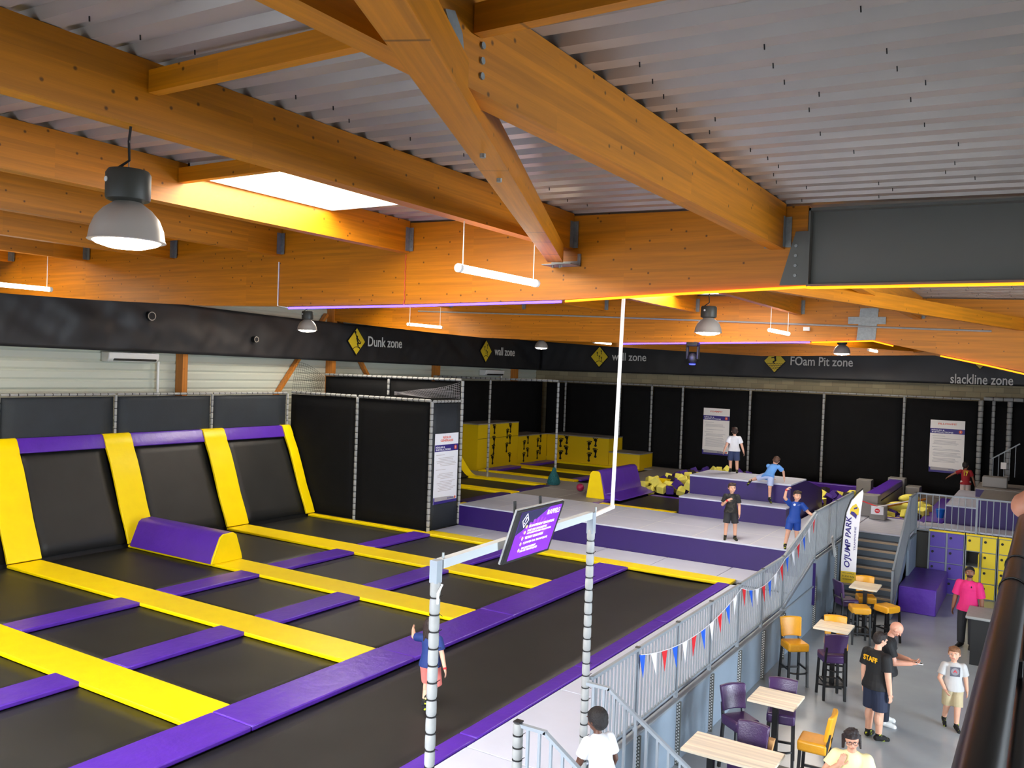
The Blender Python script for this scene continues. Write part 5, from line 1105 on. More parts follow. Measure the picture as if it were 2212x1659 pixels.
def stool(kind, back, label):
    t = empty('bar_stool', (0, 0, 0), label, 'stool', 'upholstered bar stools'); m = M['chair_y'] if kind == 'y' else M['chair_p']
    mb = MB(); mb.box(-.2, .2, -.19, .2, .65, .80); s = mb.build('seat', m, t, bevel=.035, seg=4)
    for sx in (-1, 1):
        MB().bar((sx*.17, .16, .66), (sx*.185, .185, 0), .04, .04, (0, 1, 0)).build('leg', M['leg'], t)
        mb = MB()
        mb.bar((sx*.17, -.17, .68), (sx*.185, -.215, 0), .038, .04, (0, 1, 0))
        if back: mb.bar((sx*.17, -.17, .66), (sx*.165, -.215, .95), .036, .036, (0, 1, 0))
        mb.build('leg', M['leg'], t)
        MB().bar((sx*.178, .17, .32), (sx*.18, -.2, .32), .024, .034).build('stretcher', M['leg'], t)
    MB().bar((-.18, -.195, .25), (.18, -.195, .25), .024, .034).build('stretcher', M['leg'], t)
    MB().tube([(-.18, .17, .27), (-.1, .235, .27), (0, .255, .27), (.1, .235, .27), (.18, .17, .27)], .016, 8).build('foot_ring', M['leg'], t, smooth=True)
    if back:
        mb = MB(); n = 8; pr_ = []
        for i in range(n+1):
            u = -1+2*i/n; x = .205*u; yb = -.255+.035*u*u; pr_.append((x, yb))
        for j, (z, dy, w) in enumerate(((.84, .03, .93), (.98, .01, .96), (1.1, -.012, 1.0), (1.19, -.03, 1.03))):
            for i in range(n+1): mb.v.append((pr_[i][0]*w, pr_[i][1]+dy, z+(.01*(1-((i-n/2)/(n/2))**2) if j == 3 else (.012*(1-((i-n/2)/(n/2))**2) if j == 0 else 0))))
        for j in range(4):
            for i in range(n+1): v = mb.v[j*(n+1)+i]; mb.v.append((v[0], v[1]+.06, v[2]))
        K = 4*(n+1)
        for j in range(3):
            for i in range(n): a = j*(n+1)+i; mb.f.append((a, a+1, a+n+2, a+n+1)); mb.f.append((K+a, K+a+n+1, K+a+n+2, K+a+1)); mb.m += [0, 0]
        for i in range(n): mb.f.append((i, K+i, K+i+1, i+1)); a = 3*(n+1)+i; mb.f.append((a, a+1, K+a+1, K+a)); mb.m += [0, 0]
        for j in range(3):
            a = j*(n+1); mb.f.append((a, a+n+1, K+a+n+1, K+a)); a += n; mb.f.append((a, K+a, K+a+n+1, a+n+1)); mb.m += [0, 0]
        mb.build('backrest', m, t, bevel=.018, seg=3)
    return t
protos = {}
for kind, back, x, y, f, lb in (
        ('y', 1, -3.88, 16.45, (.62, -.78), 'mustard bar stool standing alone by the cladding wall'),
        ('p', 1, -3.17, 16.2, (-.5, .86), 'aubergine bar stool with its back to the viewer at the third table'),
        ('p', 1, -3.62, 12.3, (.78, -.62), 'aubergine bar stool left of the second table, by the cladding wall'),
        ('p', 1, -3.2, 12.92, (.2, -.98), 'aubergine bar stool behind the second table'),
        ('y', 1, -2.56, 12.2, (-.99, -.05), 'mustard bar stool seen from the side, near the woman with glasses'),
        ('p', 1, -3.13, 11.0, (-.05, -1), 'aubergine bar stool behind the long near table'),
        ('y', 1, -3.27, 17.05, (.3, -.95), 'mustard bar stool behind the third table'),
        ('p', 1, -3.74, 20.45, (.72, .6), 'aubergine bar stool left of the farthest table, under the flag'),
        ('y', 0, -3.36, 19.93, (-.4, .9), 'backless mustard stool in front of the farthest table'),
        ('y', 0, -2.88, 20.42, (-.8, .5), 'backless mustard stool at the right of the farthest table'),
        ('y', 1, -3.42, 21.0, (.35, -.94), 'mustard bar stool behind the farthest table, close to the stairs')):
    k = (kind, back)
    if k not in protos: s = protos[k] = stool(kind, back, lb)
    else: s = copy_tree(protos[k]); s['label'] = lb
    s.location = (x, y, 0); s.rotation_euler = (0, 0, math.atan2(f[1], f[0])-PI/2)
tag(MB().prism([(-3.02, .8), (-2.9, .8), (-2.86, 1.02), (-3.02, 1.02)], 1, 11.22, 11.32).build('paper_bag', mat('kraft_paper', (214, 162, 104), .8)), 'small kraft paper bag between the near table and the second one', 'bag')

# ============================================================ VIEWER'S BALCONY RAIL
t = empty('balcony_railing', (-.06, 3, 4.1), 'shiny black balcony handrail running down the right edge of the photo', 'railing'); o = (-.06, 3, 4.1)
gloss = mat('gloss_black_paint', (18, 14, 15), .3, spec=.25)
MB().tube([(-.062, .2, 5.2), (-.062, 6.5, 5.2)], .03, 20).build('handrail', gloss, t, o, smooth=True)
MB().tube([(-.025, .2, 5.13), (-.025, 6.5, 5.13)], .018, 14).build('second_rail', gloss, t, o, smooth=True)
for y in (1.9, 3.6, 5.4): MB().tube([(-.04, y, 4.1), (-.04, y, 5.18)], .014, 10).build('post', gloss, t, o)
MB().box(-.022, -.012, .2, 6.5, 4.12, 5.1).build('infill_panel', M['net'], t, o)
for q in (2.42, 2.75): MB().tube([(-.062+.0315*math.cos(a), q+.02*math.sin(a*.5), 5.2+.0315*math.sin(a)) for a in [2*PI*i/20 for i in range(21)]], .002, 6).build('tie', M['tie'], t, o)
tag(MB().prism([(2.2, 5.06), (2.5, 5.07), (2.62, 4.9), (2.5, 4.72), (2.3, 4.94)], 0, -.034, -.030).build('pink_pennant', M['pink']), 'hot pink cloth pennant hanging on the balcony railing', 'pennant')

# ============================================================ PEOPLE
def V(*a): return Vector(a)
def skin(rgb): 
    n = 'skin_%d_%d' % (rgb[0], rgb[1]); return bpy.data.materials.get(n) or mat(n, rgb, .5, noise_s=12, noise_a=.05)
def cloth(n, rgb, r=.75): return bpy.data.materials.get('cloth_'+n) or mat('cloth_'+n, rgb, r, noise_s=6, noise_a=.05)
def rotv(v, yaw=0, pitch=0):
    """pitch tips a vector forward (towards +Y), yaw turns it left"""
    return Matrix.Rotation(yaw, 3, 'Z')@(Matrix.Rotation(-pitch, 3, 'X')@Vector(v))
def person(label, H, loc, yaw, P, sk, hairc, shirt, shorts, kid=True, shoe='sock', hair='short', sleeve=.55, legl=.9, bulk=1.0, vox=.0075, extra=None, female=False, crop=None):
    """P: pose. directions in the body's own frame (x right, y forward, z up). yaw turns the whole figure about z; yaw 0 faces +Y"""
    hh = H/(5.75 if kid else 7.3)
    T = Vector(P.get('torso', (0, 0, 1))).normalized(); tw = P.get('twist', 0); rt = rotv((1, 0, 0), tw); fw = T.cross(rt)*-1; fw = Vector((0, 0, 1)).cross(rt) if abs(T.z) > .99 else (T.cross(rt)).normalized(); 
    if fw.dot(rotv((0, 1, 0), tw)) < 0: fw = -fw
    k = H*bulk; up = Vector((0, 0, 1))
    hipw = .05*H; thl = .235*H; shl = .235*H; ankh = .042*H
    J = {}; J['pel'] = V(0, 0, 0); prt = V(1, 0, 0)
    feet = []
    for s, n in ((-1, 'L'), (1, 'R')):
        hp = J['pel']+prt*hipw*s-up*.01*H; td = Vector(P.get('th'+n, (0.02*s, 0, -1))).normalized(); sd = Vector(P.get('sh'+n, (0, 0, -1))).normalized()
        kn = hp+td*thl; an = kn+sd*shl; fd = Vector(P.get('ft'+n, (.15*s, 1, -.12))).normalized(); J['hip'+n], J['kn'+n], J['an'+n], J['ft'+n] = hp, kn, an, fd
        feet.append(min(an.z-ankh, (an+fd*.1*H).z-.02*H))
    dz = -min(feet)
    for q in J:
        if not q.startswith('ft'): J[q] = J[q]+up*dz
    pel = J['pel']; waist = pel+T*.10*H; chest = pel+T*.205*H; neckb = pel+T*.285*H; shw = (.093 if female else .1)*H*(.97 if kid else 1.04)
    hd = Vector(P.get('head', tuple(T))).normalized(); face = rotv((0, 1, 0), P.get('look', tw), 0); face = (face-hd*face.dot(hd)).normalized(); side = face.cross(hd)
    tip = P.get('tip', 0); face2 = (face*math.cos(tip)-hd*math.sin(tip)).normalized(); hup = side.cross(face2).normalized()
    hc = neckb+hd*((.012 if kid else .03)*H)+hup*hh*.56; R = Matrix((side, face2, hup)).transposed()
    b = MB(); hw = hh
    # torso
    Rt = Matrix((rt, fw, T)).transposed()
    b.ell(pel+up*.005*H, (.083*k, .062*k, .07*H), Rt); b.ell(waist, (.072*k, .052*k, .085*H), Rt); b.ell(chest, (.088*k, .062*k, .1*H), Rt)
    b.cap(neckb-T*.035*H-rt*shw*.8, neckb-T*.035*H+rt*shw*.8, .03*k, .03*k)
    b.cap(neckb-T*.03*H, hc-hup*hh*.25, .034*H*(1.0 if kid else 1.0), .029*H)
    # head: skull, jaw, nose, ears, brow, lips
    b.ell(hc+hup*hh*.07-face2*hh*.03, (hh*.36, hh*.43, hh*.42), R); b.ell(hc-hup*hh*.18+face2*hh*.07, (hh*.285, hh*.31, hh*.31), R)
    b.ell(hc-hup*hh*.38+face2*hh*.2, (hh*.13, hh*.1, hh*.09), R)
    b.cap(hc+hup*hh*.04+face2*hh*.39, hc-hup*hh*.1+face2*hh*.46, hh*.035, hh*.06, 8)
    for s in (-1, 1):
        b.ell(hc+side*hh*.36*s-hup*hh*.04-face2*hh*.04, (hh*.05, hh*.08, hh*.12), R, 10, 7)
        b.ell(hc+side*hh*.2*s-hup*hh*.14+face2*hh*.27, (hh*.1, hh*.07, hh*.09), R, 10, 7)
    b.cap(hc+hup*hh*.13+face2*hh*.375-side*hh*.2, hc+hup*hh*.13+face2*hh*.375+side*hh*.2, hh*.035, hh*.035, 8)
    b.cap(hc-hup*hh*.235+face2*hh*.365-side*hh*.07, hc-hup*hh*.235+face2*hh*.365+side*hh*.07, hh*.04, hh*.04, 8)
    # arms and hands
    fr = max(.0075*H/1.7*1.15, .0062)
    for s, n in ((-1, 'L'), (1, 'R')):
        sh = neckb-T*.04*H+rt*shw*s*1.05; ud = Vector(P.get('ua'+n, (.18*s, 0, -1))).normalized(); fd = Vector(P.get('fa'+n, (.08*s, .15, -1))).normalized()
        el = sh+ud*.165*H; wr = el+fd*.145*H; J['sho'+n], J['el'+n], J['wr'+n] = sh, el, wr
        b.ell(sh, (.038*k, .036*k, .04*k), None, 10, 7); b.cap(sh, el, .034*k, .0265*k); b.cap(el, wr, .027*k, .0185*k)
        hdv = Vector(P.get('ha'+n, tuple(fd))).normalized(); pn = Vector(P.get('pn'+n, (-s, 0, 0))); pn = (pn-hdv*pn.dot(hdv)).normalized(); wd = hdv.cross(pn)*(-1 if s > 0 else 1)
        # wd points to the thumb side
        if wd.dot(Vector((0, 1, 0))) < -.3: wd = -wd
        hl = hh*.78 if not kid else hh*.62; pc = wr+hdv*hl*.24
        b.ell(pc, (hl*.22, hl*.11, hl*.27), Matrix((wd, pn, hdv)).transposed(), 10, 7); b.cap(wr-hdv*.01, pc, .015*H, .014*H, 8)
        curl = P.get('curl'+n, .35)
        for i, (o_, l_) in enumerate(((.155, .42), (.055, .47), (-.05, .44), (-.15, .34))):
            p0 = pc+wd*hl*o_+hdv*hl*.2; d1 = (hdv+pn*curl*.6+wd*o_*.35).normalized(); p1 = p0+d1*hl*l_*.5; d2 = (hdv+pn*curl*2.0+wd*o_*.25).normalized(); p2 = p1+d2*hl*l_*.5
            b.cap(p0, p1, fr, fr*.95, 8); b.cap(p1, p2, fr*.95, fr*.78, 8)
        p0 = pc+wd*hl*.16-hdv*hl*.1; p1 = p0+(wd*1.0+hdv*.9+pn*.3).normalized()*hl*.26; p2 = p1+(hdv+wd*.25+pn*curl).normalized()*hl*.2
        b.cap(p0, p1, fr*1.35, fr*1.15, 8); b.cap(p1, p2, fr*1.1, fr*.9, 8)
        if P.get('band'+n): J['band'+n] = (wr, fd)
    # legs
    for s, n in ((-1, 'L'), (1, 'R')):
        hp, kn, an, fd = J['hip'+n], J['kn'+n], J['an'+n], J['ft'+n]
        b.cap(hp, kn, .057*k, .039*k); b.cap(kn, an, .038*k, .025*k)
        calf = kn.lerp(an, .3)-Vector((0, .012*H, 0)); b.ell(calf, (.033*k, .035*k, .07*H), Matrix.Rotation(0, 3, 'X') if abs((an-kn).normalized().z) > .7 else Matrix((V(1, 0, 0), (an-kn).normalized().cross(V(1, 0, 0)), (an-kn).normalized())).transposed(), 10, 7)
        b.cap(an-fd*.02*H-up*.012*H, an+fd*.085*H-up*.02*H, .022*H, .017*H)
    def W_(mb): 
        if crop is not None: pass
        return mb
    t = empty('person', loc, label, 'person'); t.rotation_euler = (0, 0, yaw)
    b.build('body', skin(sk), t, remesh=vox, sm_it=2)
    # hair
    h = MB(); hm = bpy.data.materials.get('hair_%d' % hairc[0]) or mat('hair_%d' % hairc[0], hairc, .6, bump=.5, bump_s=90, noise_s=40, noise_a=.3)
    if hair != 'bald':
        g = 1.12 if hair in ('afro',) else 1.0
        h.ell(hc+hup*hh*.13-face2*hh*.09, (hh*.40*g, hh*.43*g, hh*.41*g), R)
        h.ell(hc-hup*hh*.05-face2*hh*.2, (hh*.365*g, hh*.3*g, hh*.34*g), R)
        if hair in ('short', 'messy'):
            for q in range(9): h.ell(hc+hup*hh*(.40+.03*math.sin(q*3))+face2*hh*(.1+.05*math.cos(q*2))+side*hh*(-.28+.07*q), (hh*.1, hh*.15, hh*.1), R, 8, 6)
            h.ell(hc+hup*hh*.3+face2*hh*.14, (hh*.31, hh*.24, hh*.2), R)
            for s in (-1, 1): h.ell(hc+side*hh*.33*s+hup*hh*.08-face2*hh*.02, (hh*.07, hh*.14, hh*.16), R, 8, 6)
        if hair == 'crew': h.ell(hc+hup*hh*.26+face2*hh*.05, (hh*.33, hh*.29, hh*.21), R)
        if hair == 'afro': h.ell(hc+hup*hh*.24+face2*hh*.04, (hh*.4, hh*.33, hh*.27), R)
        if hair == 'long':
            h.ell(hc+hup*hh*.28+face2*hh*.08, (hh*.33, hh*.28, hh*.2), R)
            for q in range(9):
                a = -1.1+q*.28; p = hc+side*hh*.38*math.sin(a)-face2*hh*.33*math.cos(a)
                h.cap(p, p-up*hh*(.85+.12*math.sin(q*4))-face2*hh*.08+side*hh*.1*math.sin(q*2.2), hh*.17, hh*.08, 8)
        if hair == 'bun':
            h.ell(hc+hup*hh*.28+face2*hh*.08, (hh*.34, hh*.29, hh*.2), R)
            for q in range(22): a = q*2.4; ra = .1+.012*q; h.ell(hc+hup*hh*(.56-.008*q+.03*math.sin(q*1.7))+face2*hh*(.02+ra*math.cos(a))+side*hh*ra*math.sin(a), (hh*.085, hh*.085, hh*.08), R, 8, 6)
            for s in (-1, 1):
                for q in range(3): p = hc+side*hh*(.36+.03*q)*s+face2*hh*(.05-.12*q); h.cap(p+hup*hh*.1, p-hup*hh*(.5+.1*q)+side*hh*.04*s, hh*.07, hh*.04, 8)
        h.build('hair', hm, t, remesh=max(vox, .008), sm_it=1)
    # face details
    for s in (-1, 1):
        e = MB().ell(hc+side*hh*.145*s+hup*hh*.055+face2*hh*.345, (hh*.06, hh*.035, hh*.032), R, 10, 7).build('eye', M['white'], t, smooth=True)
        MB().ell(hc+side*hh*.145*s+hup*hh*.055+face2*hh*.37, (hh*.026, hh*.016, hh*.028), R, 8, 6).build('pupil', M['black'], e, smooth=True)
        MB().cap(hc+side*hh*.075*s+hup*hh*.135+face2*hh*.405, hc+side*hh*.21*s+hup*hh*.14+face2*hh*.375, hh*.017, hh*.012, 6).build('eyebrow', hm if hair != 'bald' else skin((150, 110, 90)), t, smooth=True)
    MB().cap(hc-hup*hh*.235+face2*hh*.395-side*hh*.07, hc-hup*hh*.235+face2*hh*.395+side*hh*.07, hh*.022, hh*.022, 6).build('lips', skin((max(sk[0]-35, 60), max(sk[1]-75, 30), max(sk[2]-60, 30))), t, smooth=True)
    # clothes
    if shirt:
        c = MB(); i_ = .012*H; hem = P.get('hem', .02)
        c.ell(chest, (.088*k+i_, .062*k+i_, .1*H), Rt, 18, 10); c.ell(waist, (.075*k+i_, .056*k+i_, .10*H), Rt, 18, 10)
        c.add(*ringbody(pel+T*(-.02-hem)*H, T, rt, fw, [(0, .115*k+i_*1.0, .09*k+i_*1.0), (.035*H, .111*k+i_*1.0, .087*k+i_*1.0), (.075*H, .096*k+i_*1.0, .071*k+i_*1.1), (.14*H, .083*k+i_, .061*k+i_), (.24*H, .09*k+i_*.8, .062*k+i_*.8)]))
        c.cap(neckb-T*.038*H-rt*shw*.85, neckb-T*.038*H+rt*shw*.85, .03*k+i_*.8, .03*k+i_*.8); c.ell(neckb-T*.01*H, (.05*H, .043*H, .02*H), Rt)
        for n in 'LR':
            sh, el = J['sho'+n], J['el'+n]; e2 = sh.lerp(el, sleeve*1.25); c.ell(sh, (.038*k+i_*.7,)*3, None, 12, 8)
            c.add(*tubebody(sh, e2, .037*k+i_*.7, .038*k+i_*.95))
        c.build('shirt', shirt, t, remesh=max(vox, .008), sm_it=2)
    if shorts:
        c = MB(); i_ = .013*H
        c.ell(pel, (.084*k+i_*.8, .064*k+i_*.8, .075*H), Matrix((prt, V(0, 1, 0), up)).transposed(), 16, 9)
        for n in 'LR':
            hp, kn, an = J['hip'+n], J['kn'+n], J['an'+n]
            if legl <= 1.05: c.cap(hp, hp.lerp(kn, .25), .056*k+i_, .055*k+i_); c.add(*tubebody(hp, hp.lerp(kn, legl), .056*k+i_*.8, .046*k+i_*1.3))
            else: c.cap(hp, kn, .056*k+i_*.6, .04*k+i_*.7); c.add(*tubebody(kn.lerp(hp, .03), kn.lerp(an, .97), .04*k+i_*.7, .03*k+i_*.8))
        c.build('trousers' if legl > 1.05 else 'shorts', shorts, t, remesh=max(vox, .008), sm_it=2)
    for n in 'LR':
        an, fd, kn = J['an'+n], J['ft'+n], J['kn'+n]; c = MB(); r = .005 if shoe == 'sock' else .011
        c.cap(an-fd*.022*H-up*.014*H, an+fd*.09*H-up*.022*H, .023*H+r, .018*H+r); c.cap(an-up*.01*H, an.lerp(kn, .16), .024*k+r, .024*k+r)
        c.ell(an+fd*.035*H-up*.012*H, (.022*H+r, .05*H, .025*H), None, 10, 7)
        c.build('sock' if shoe == 'sock' else 'shoe', M['sock'] if shoe == 'sock' else shoe, t, remesh=max(vox, .008), sm_it=1)
        if 'band'+n in J:
            p, d = J['band'+n]; MB().cap(p-d*.012, p-d*.002, .0165*k+.004, .0165*k+.004, 10).build('wristband', M['red'], t, smooth=True)
    G = dict(J=J, hc=hc, R=R, hh=hh, chest=chest, T=T, rt=rt, fw=fw, neckb=neckb, side=side, face=face2, hup=hup, pel=pel, waist=waist, k=k, H=H, t=t)
    if extra: extra(G)
    return t
def ringbody(c, T, rt, fw, rows, seg=20):
    vs = []; fs = []
    for (h, rx, ry) in rows:
        for q in range(seg): a = 2*PI*q/seg; vs.append(c+T*h+rt*rx*math.cos(a)+fw*ry*math.sin(a))
    n = len(rows)
    for j in range(n-1):
        for q in range(seg): fs.append((j*seg+q, j*seg+(q+1) % seg, (j+1)*seg+(q+1) % seg, (j+1)*seg+q))
    fs.append(tuple(range(seg))[::-1]); fs.append(tuple(range((n-1)*seg, n*seg))); 
    # keep winding outward
    if rt.cross(fw).dot(T) < 0: fs = [f[::-1] for f in fs]
    return vs, fs
def tubebody(a, b, r0, r1, seg=16):
    d = (b-a).normalized(); x = d.orthogonal().normalized(); y = d.cross(x); vs = []
    for p, r in ((a, r0), (a.lerp(b, .5), (r0+r1)/2), (b, r1)):
        for q in range(seg): t = 2*PI*q/seg; vs.append(p+(x*math.cos(t)+y*math.sin(t))*r)
    fs = [(j*seg+q, j*seg+(q+1) % seg, (j+1)*seg+(q+1) % seg, (j+1)*seg+q) for j in range(2) for q in range(seg)]+[tuple(range(seg))[::-1], tuple(range(2*seg, 3*seg))]
    return vs, fs
def face_dir(dx, dy): return math.atan2(dy, dx)-PI/2      # yaw so the figure faces (dx, dy)
def print_on(G, body, front, polys_or_text, m, u=0, v=.0, w=.1, h=.1, name='print', d=.0):
    """flat print lying on the chest or back of the shirt"""
    s = 1 if front else -1; c = G['chest']+G['fw']*s*(.062*G['k']+.012*G['H']+.004+d)+G['T']*v+G['rt']*u*s; right = G['rt']*(-1 if front else 1); up = G['T']
    # n = right x up must point out of the shirt
    n = right.cross(up)
    if n.dot(G['fw']*s) < 0: right = -right
    if isinstance(polys_or_text, str): return text(name, polys_or_text, G['t'], c, right, up, w, h, m, (0, 0, 0), .003, .03)
    return flat(polys_or_text, c, right, up, .003).build(name, m, G['t'])
SKL = (226, 172, 144); SKB = (98, 62, 46); SKM = (150, 100, 74)
# --- two boys on the platform
person('boy in a black T-shirt and dark shorts standing on the platform edge, hand on chest', 1.42, (-6.68, 21.2, 1.6), face_dir(.42, -.9),
       dict(thL=(-.12, 0, -1), shL=(-.03, -.03, -1), thR=(.1, 0.04, -1), shR=(.05, -.05, -1), uaL=(-.22, .05, -1), faL=(.0, .3, -.9), uaR=(.3, -.05, -1), faR=(-.55, .75, .75), haR=(-.8, .25, .45), pnR=(0, -1, 0), curlR=.1, bandR=1, look=.15, ftL=(-.25, 1, -.1), ftR=(.2, 1, -.1)),
       SKL, (62, 44, 36), patches('cloth_black_camo', (26, 26, 28), (52, 50, 46), 14, .55), cloth('charcoal', (44, 44, 48)), hair='short', legl=.92)
def jersey(G):
    print_on(G, 0, True, [disc(0, 0, .028)], M['wht'], .055, .06, name='club_badge'); print_on(G, 0, True, [[(-.03, 0), (.03, .012), (.03, .018), (-.03, .006)]], M['wht'], -.05, .05, name='sports_mark')
person('boy in a blue football kit with one arm raised, holding the railing', 1.40, (-5.13, 21.15, 1.6), face_dir(.42, -.9),
       dict(thR=(.22, .2, -1), shR=(.15, -.1, -1), thL=(-.05, -.1, -1), shL=(-.05, -.05, -1), uaR=(.55, .35, .62), faR=(-.12, .25, 1), haR=(-.7, .2, .75), curlR=.8, uaL=(-.62, .2, -.75), faL=(-.75, .3, -.5), haL=(-.8, .3, -.3), pnL=(0, 0, -1), curlL=.9, bandL=1, bandR=1, look=.1, torso=(-.1, .0, 1), hem=.05),
       SKL, (52, 36, 28), cloth('royal_blue', (14, 66, 158), .6), cloth('royal_blue', (14, 66, 158), .6), hair='messy', legl=.8, extra=jersey)
# --- two boys on the high box
person('boy in a white T-shirt and denim shorts seen from behind on the high box', 1.42, (-8.3, 26.4, 2.68), face_dir(-.4, .92),
       dict(thL=(-.06, .25, -1), shL=(0, -.35, -1), thR=(.07, -.08, -1), shR=(.03, -.2, -1), uaL=(-.4, -.1, -1), faL=(-.35, .1, -1), uaR=(.4, .05, -1), faR=(.3, -.05, -1), torso=(0, .06, 1)),
       SKL, (60, 42, 34), cloth('white', (240, 240, 244)), cloth('denim', (52, 66, 104)), hair='short', legl=1.0, bulk=1.06)
person('boy in pale blue climbing onto the high box with one knee up', 1.38, (-6.72, 24.62, 2.12), face_dir(-.1, 1),
       dict(torso=(.28, .72, .78), thL=(-.85, .3, -.35), shL=(-.35, -.9, -.12), thR=(-.05, -.05, -1), shR=(.02, -.12, -1), ftL=(-.4, -.6, -.7), ftR=(.3, .6, -.75), uaR=(.5, .55, -.6), faR=(.12, .2, -1), uaL=(.25, .75, -.5), faL=(.25, .3, -.9), head=(.25, .6, .85), hem=.04),
       SKL, (92, 64, 48), cloth('sky_blue', (106, 164, 232)), cloth('pale_denim', (176, 190, 226)), hair='short', legl=.85)
# --- boy in the red shirt, number 17
def r17(G):
    print_on(G, 0, False, '17', M['signy'], 0, -.01, .13, .15, 'number', .004); print_on(G, 0, False, 'CANNON', M['signy'], 0, .09, .17, .03, 'name_lettering', .004)
person('boy in a red shirt with yellow number 17, seen from behind at the pillow pit', 1.42, (-2.42, 33.6, 1.58), face_dir(-.15, 1),
       dict(uaL=(-1, .1, -.5), faL=(-1, .2, -.75), uaR=(.4, 0, -1), faR=(.3, .1, -1), look=-.5, torso=(-.04, 0, 1), hem=.05), SKM, (26, 20, 18), cloth('crimson', (158, 26, 34)), cloth('cream_shorts', (222, 206, 196)), hair='crew', extra=r17)
# --- running girl on the long trampoline
person('long-haired girl in navy T-shirt and coral shorts running on the long trampoline', 1.28, (-7.2, 9.62, .93), face_dir(-.3, .95),
       dict(torso=(-.05, .12, 1), uaL=(-.75, .5, -.15), faL=(-.35, .8, .2), uaR=(.35, -.2, -1), faR=(.35, -.25, -1), thL=(-.02, .35, -1), shL=(0, -.35, -1), thR=(.1, .1, -1), shR=(-.15, -.9, -.35), ftR=(0, -.3, -1), bandR=1),
       SKL, (44, 28, 22), cloth('navy_tee', (22, 48, 112)), cloth('coral', (226, 128, 118)), hair='long', legl=1.05, female=True)
# --- boy at the gate
person('boy with short black curls in a white T-shirt climbing the entrance steps', 1.38, (-3.80, 8.12, .80), face_dir(-.88, .47),
       dict(torso=(.02, .32, 1), thL=(-.05, .8, -.75), shL=(0, -.15, -1), thR=(.05, -.15, -1), shR=(.02, -.25, -1), uaL=(-.25, .25, -1), faL=(-.1, .6, -.9), uaR=(.3, -.1, -1), faR=(.1, .5, -.9), head=(0, .2, 1), look=.25),
       SKB, (22, 16, 15), cloth('white', (240, 240, 244)), cloth('grey_shorts', (110, 108, 110)), hair='afro', bulk=1.05)
# --- men by the tables
def staff(G): print_on(G, 0, False, 'STAFF', mat('staff_amber', (250, 186, 20), .5), 0, .03, .27, .085, 'lettering', .006)
person('man in a black STAFF T-shirt and navy shorts, seen from behind left', 1.74, (-2.2, 14.75, 0), face_dir(.55, .85),
       dict(uaL=(-.15, -.05, -1), faL=(-.05, .1, -1), uaR=(.2, -.05, -1), faR=(.08, .12, -1), thL=(-.04, .04, -1), shL=(0, -.06, -1), thR=(.04, -.02, -1), shR=(0, 0, -1), look=-.25, tip=.2, head=(0, .15, 1), hem=.03, ftL=(-.3, 1, -.1), ftR=(.35, 1, -.1)),
       SKL, (34, 26, 24), cloth('black_tee', (20, 20, 22)), cloth('navy_shorts', (34, 42, 66)), kid=False, hair='short', legl=1.0, extra=staff, bulk=1.06, vox=.007)
def phone(G):
    w = G['J']['wrR']; c = w+V(-.03, .11, .015)
    MB().box(-.037, .037, -.07, .07, -.006, .006).build('phone', M['white'], G['t']).location = c
    MB().box(-.03, .03, -.06, .06, .0065, .0075).build('phone_display', M['dkgrey'], G['t']).location = c
person('bald man in black looking down at the phone in his hands', 1.80, (-2.18, 15.5, 0), face_dir(.95, .15),
       dict(torso=(0, .06, 1), uaL=(-.1, .35, -1), faL=(.45, .95, -.05), haL=(.2, 1, 0), uaR=(.1, .35, -1), faR=(-.2, 1, .05), haR=(-.3, 1, .1), pnR=(0, 0, 1), pnL=(0, 0, 1), curlR=.7, curlL=.7, head=(0, .3, 1), tip=.5, thL=(-.06, 0, -1), thR=(.06, .02, -1), hem=.03),
       (222, 160, 134), (90, 70, 60), cloth('black_tee', (20, 20, 22)), cloth('dark_blue_trousers', (24, 30, 46)), kid=False, shoe=M['white'], hair='bald', legl=1.2, bulk=1.14, extra=phone, vox=.007)
def polo(G):
    c = G['neckb']; MB().add(*ringbody(c-G['T']*.012*G['H'], (G['T']+G['fw']*.2).normalized(), G['rt'], G['fw'], [(0, .05*G['H'], .043*G['H']), (.02*G['H'], .04*G['H'], .037*G['H'])])).build('collar', cloth('hot_pink', (236, 44, 128)), G['t'], smooth=True)
    print_on(G, 0, True, [[(-.012, -.02), (.014, -.02), (.01, .01), (0, .025), (-.01, .012)]], M['black'], -.09, .05, name='small_emblem')
    h = G['hc']; MB().ell(h-G['hup']*G['hh']*.26+G['face']*G['hh']*.14, (G['hh']*.27, G['hh']*.27, G['hh']*.2), G['R']).build('beard', mat('beard', (40, 28, 24), .8), G['t'], smooth=True)
person('bearded man in a hot pink polo shirt and dark jeans near the lockers', 1.78, (-1.36, 21.1, 0), face_dir(-.25, -.97),
       dict(uaL=(-.2, -.05, -1), faL=(-.12, .1, -1), uaR=(.25, 0, -1), faR=(.1, .2, -1), look=.35, thL=(-.03, .03, -1), thR=(.08, 0, -1), hem=.05),
       SKM, (26, 20, 20), cloth('hot_pink', (236, 44, 128)), cloth('dark_jeans', (46, 48, 54)), kid=False, shoe=M['black'], hair='crew', legl=1.2, bulk=1.06, sleeve=.7, extra=polo)
def greytee(G):
    print_on(G, 0, True, [[(-.075, -.085), (.075, -.085), (.075, .07), (-.075, .07)]], mat('print_slate', (84, 84, 94), .7), 0, .0, name='print_block')
    print_on(G, 0, True, [disc(0, 0, .062)], mat('print_grey_disc', (132, 128, 134), .7), 0, -.005, name='print_disc', d=.003)
    print_on(G, 0, True, [[(-.03, -.02), (0, .028), (.03, -.02), (.015, -.02), (0, .01), (-.015, -.02)]], M['red'], 0, -.0, name='print_mark', d=.006)
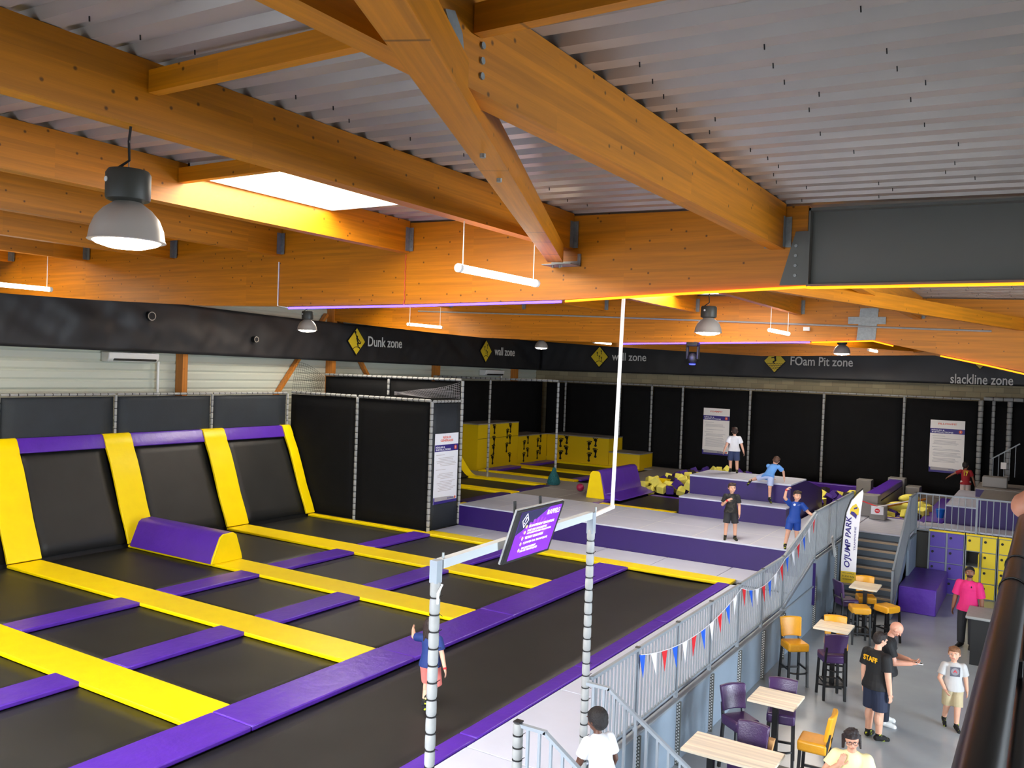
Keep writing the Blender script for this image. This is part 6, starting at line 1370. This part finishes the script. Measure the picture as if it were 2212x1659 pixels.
person('boy in a grey printed T-shirt and beige shorts walking across the grey floor', 1.36, (-1.2, 15.95, 0), face_dir(.3, -1),
       dict(uaL=(-.3, -.3, -1), faL=(-.15, -.05, -1), uaR=(.35, .15, -1), faR=(-.35, .65, -.75), thR=(.0, -.12, -1), shR=(.02, -.55, -1), thL=(0, .2, -1), shL=(0, -.08, -1), look=-.3, ftR=(0, .8, -.5)),
       SKL, (128, 88, 58), cloth('light_grey', (188, 186, 184)), cloth('beige', (186, 170, 134)), hair='short', legl=.95, extra=greytee)
def woman(G):
    hh = G['hh']; fm = mat('spectacle_frame', (60, 24, 34), .3); t = G['t']
    for s in (-1, 1):
        c = G['hc']+G['side']*hh*.15*s+G['hup']*hh*.05+G['face']*hh*.42
        MB().tube([c+G['side']*hh*.115*math.cos(a)+G['hup']*hh*.085*math.sin(a) for a in [2*PI*i/16 for i in range(17)]], .0028, 6).build('spectacle_rim', fm, t, smooth=True)
        MB().tube([c+G['side']*hh*.12*s, G['hc']+G['side']*hh*.38*s+G['hup']*hh*.04-G['face']*hh*.02], .0025, 6).build('spectacle_arm', fm, t)
        MB().ell(G['hc']+G['side']*hh*.38*s-G['hup']*hh*.2, (.008, .008, .008), None, 8, 6).build('earring', M['wht'], t, smooth=True)
    c = G['hc']+G['hup']*hh*.05+G['face']*hh*.43; MB().tube([c-G['side']*hh*.04, c+G['side']*hh*.04], .0026, 6).build('spectacle_bridge', fm, t)
person('woman with glasses, dark curly updo and a pale yellow top, chin resting on her hand', 1.66, (-1.86, 10.85, .31), face_dir(.15, -1),
       dict(torso=(-.03, .08, 1), head=(.06, .2, 1), look=.12, tip=.1, uaR=(.5, .35, -.8), faR=(-.8, .2, .72), haR=(-.35, .2, .9), pnR=(0, -1, .2), curlR=.9, uaL=(-.3, .3, -.9), faL=(.5, .8, -.1), thL=(-.1, .95, -.1), shL=(0, 0, -1), thR=(.1, .95, -.1), shR=(0, 0, -1)),
       (214, 158, 130), (36, 24, 24), cloth('pale_yellow', (250, 240, 180)), cloth('blue_jeans', (60, 74, 110)), kid=False, shoe=M['wht'], hair='bun', legl=1.2, sleeve=.45, extra=woman, female=True, vox=.006)
s = copy_tree(protos[('y', 0)]); s['label'] = 'backless mustard bar stool the woman with glasses sits on'; s.location = (-1.90, 10.88, -.02); s.rotation_euler = (0, 0, PI)
# --- neighbour leaning on the balcony rail: forearm on the handrail, striped sleeve
person('person in a striped top leaning a bare forearm on the black balcony handrail', 1.72, (.235, 3.92, 4.1), face_dir(-1, .1),
       dict(torso=(0, .12, 1), uaL=(-.05, .78, -.55), faL=(.85, -.45, .12), uaR=(.3, -.4, -.9), faR=(.1, -.1, -1), head=(0, .2, 1)),
       (206, 140, 112), (60, 44, 36), stripes('striped_knit', (206, 206, 206), (34, 34, 40), 26), cloth('blue_jeans', (60, 74, 110)), kid=False, shoe=M['black'], legl=1.2, sleeve=.66, bulk=1.15)
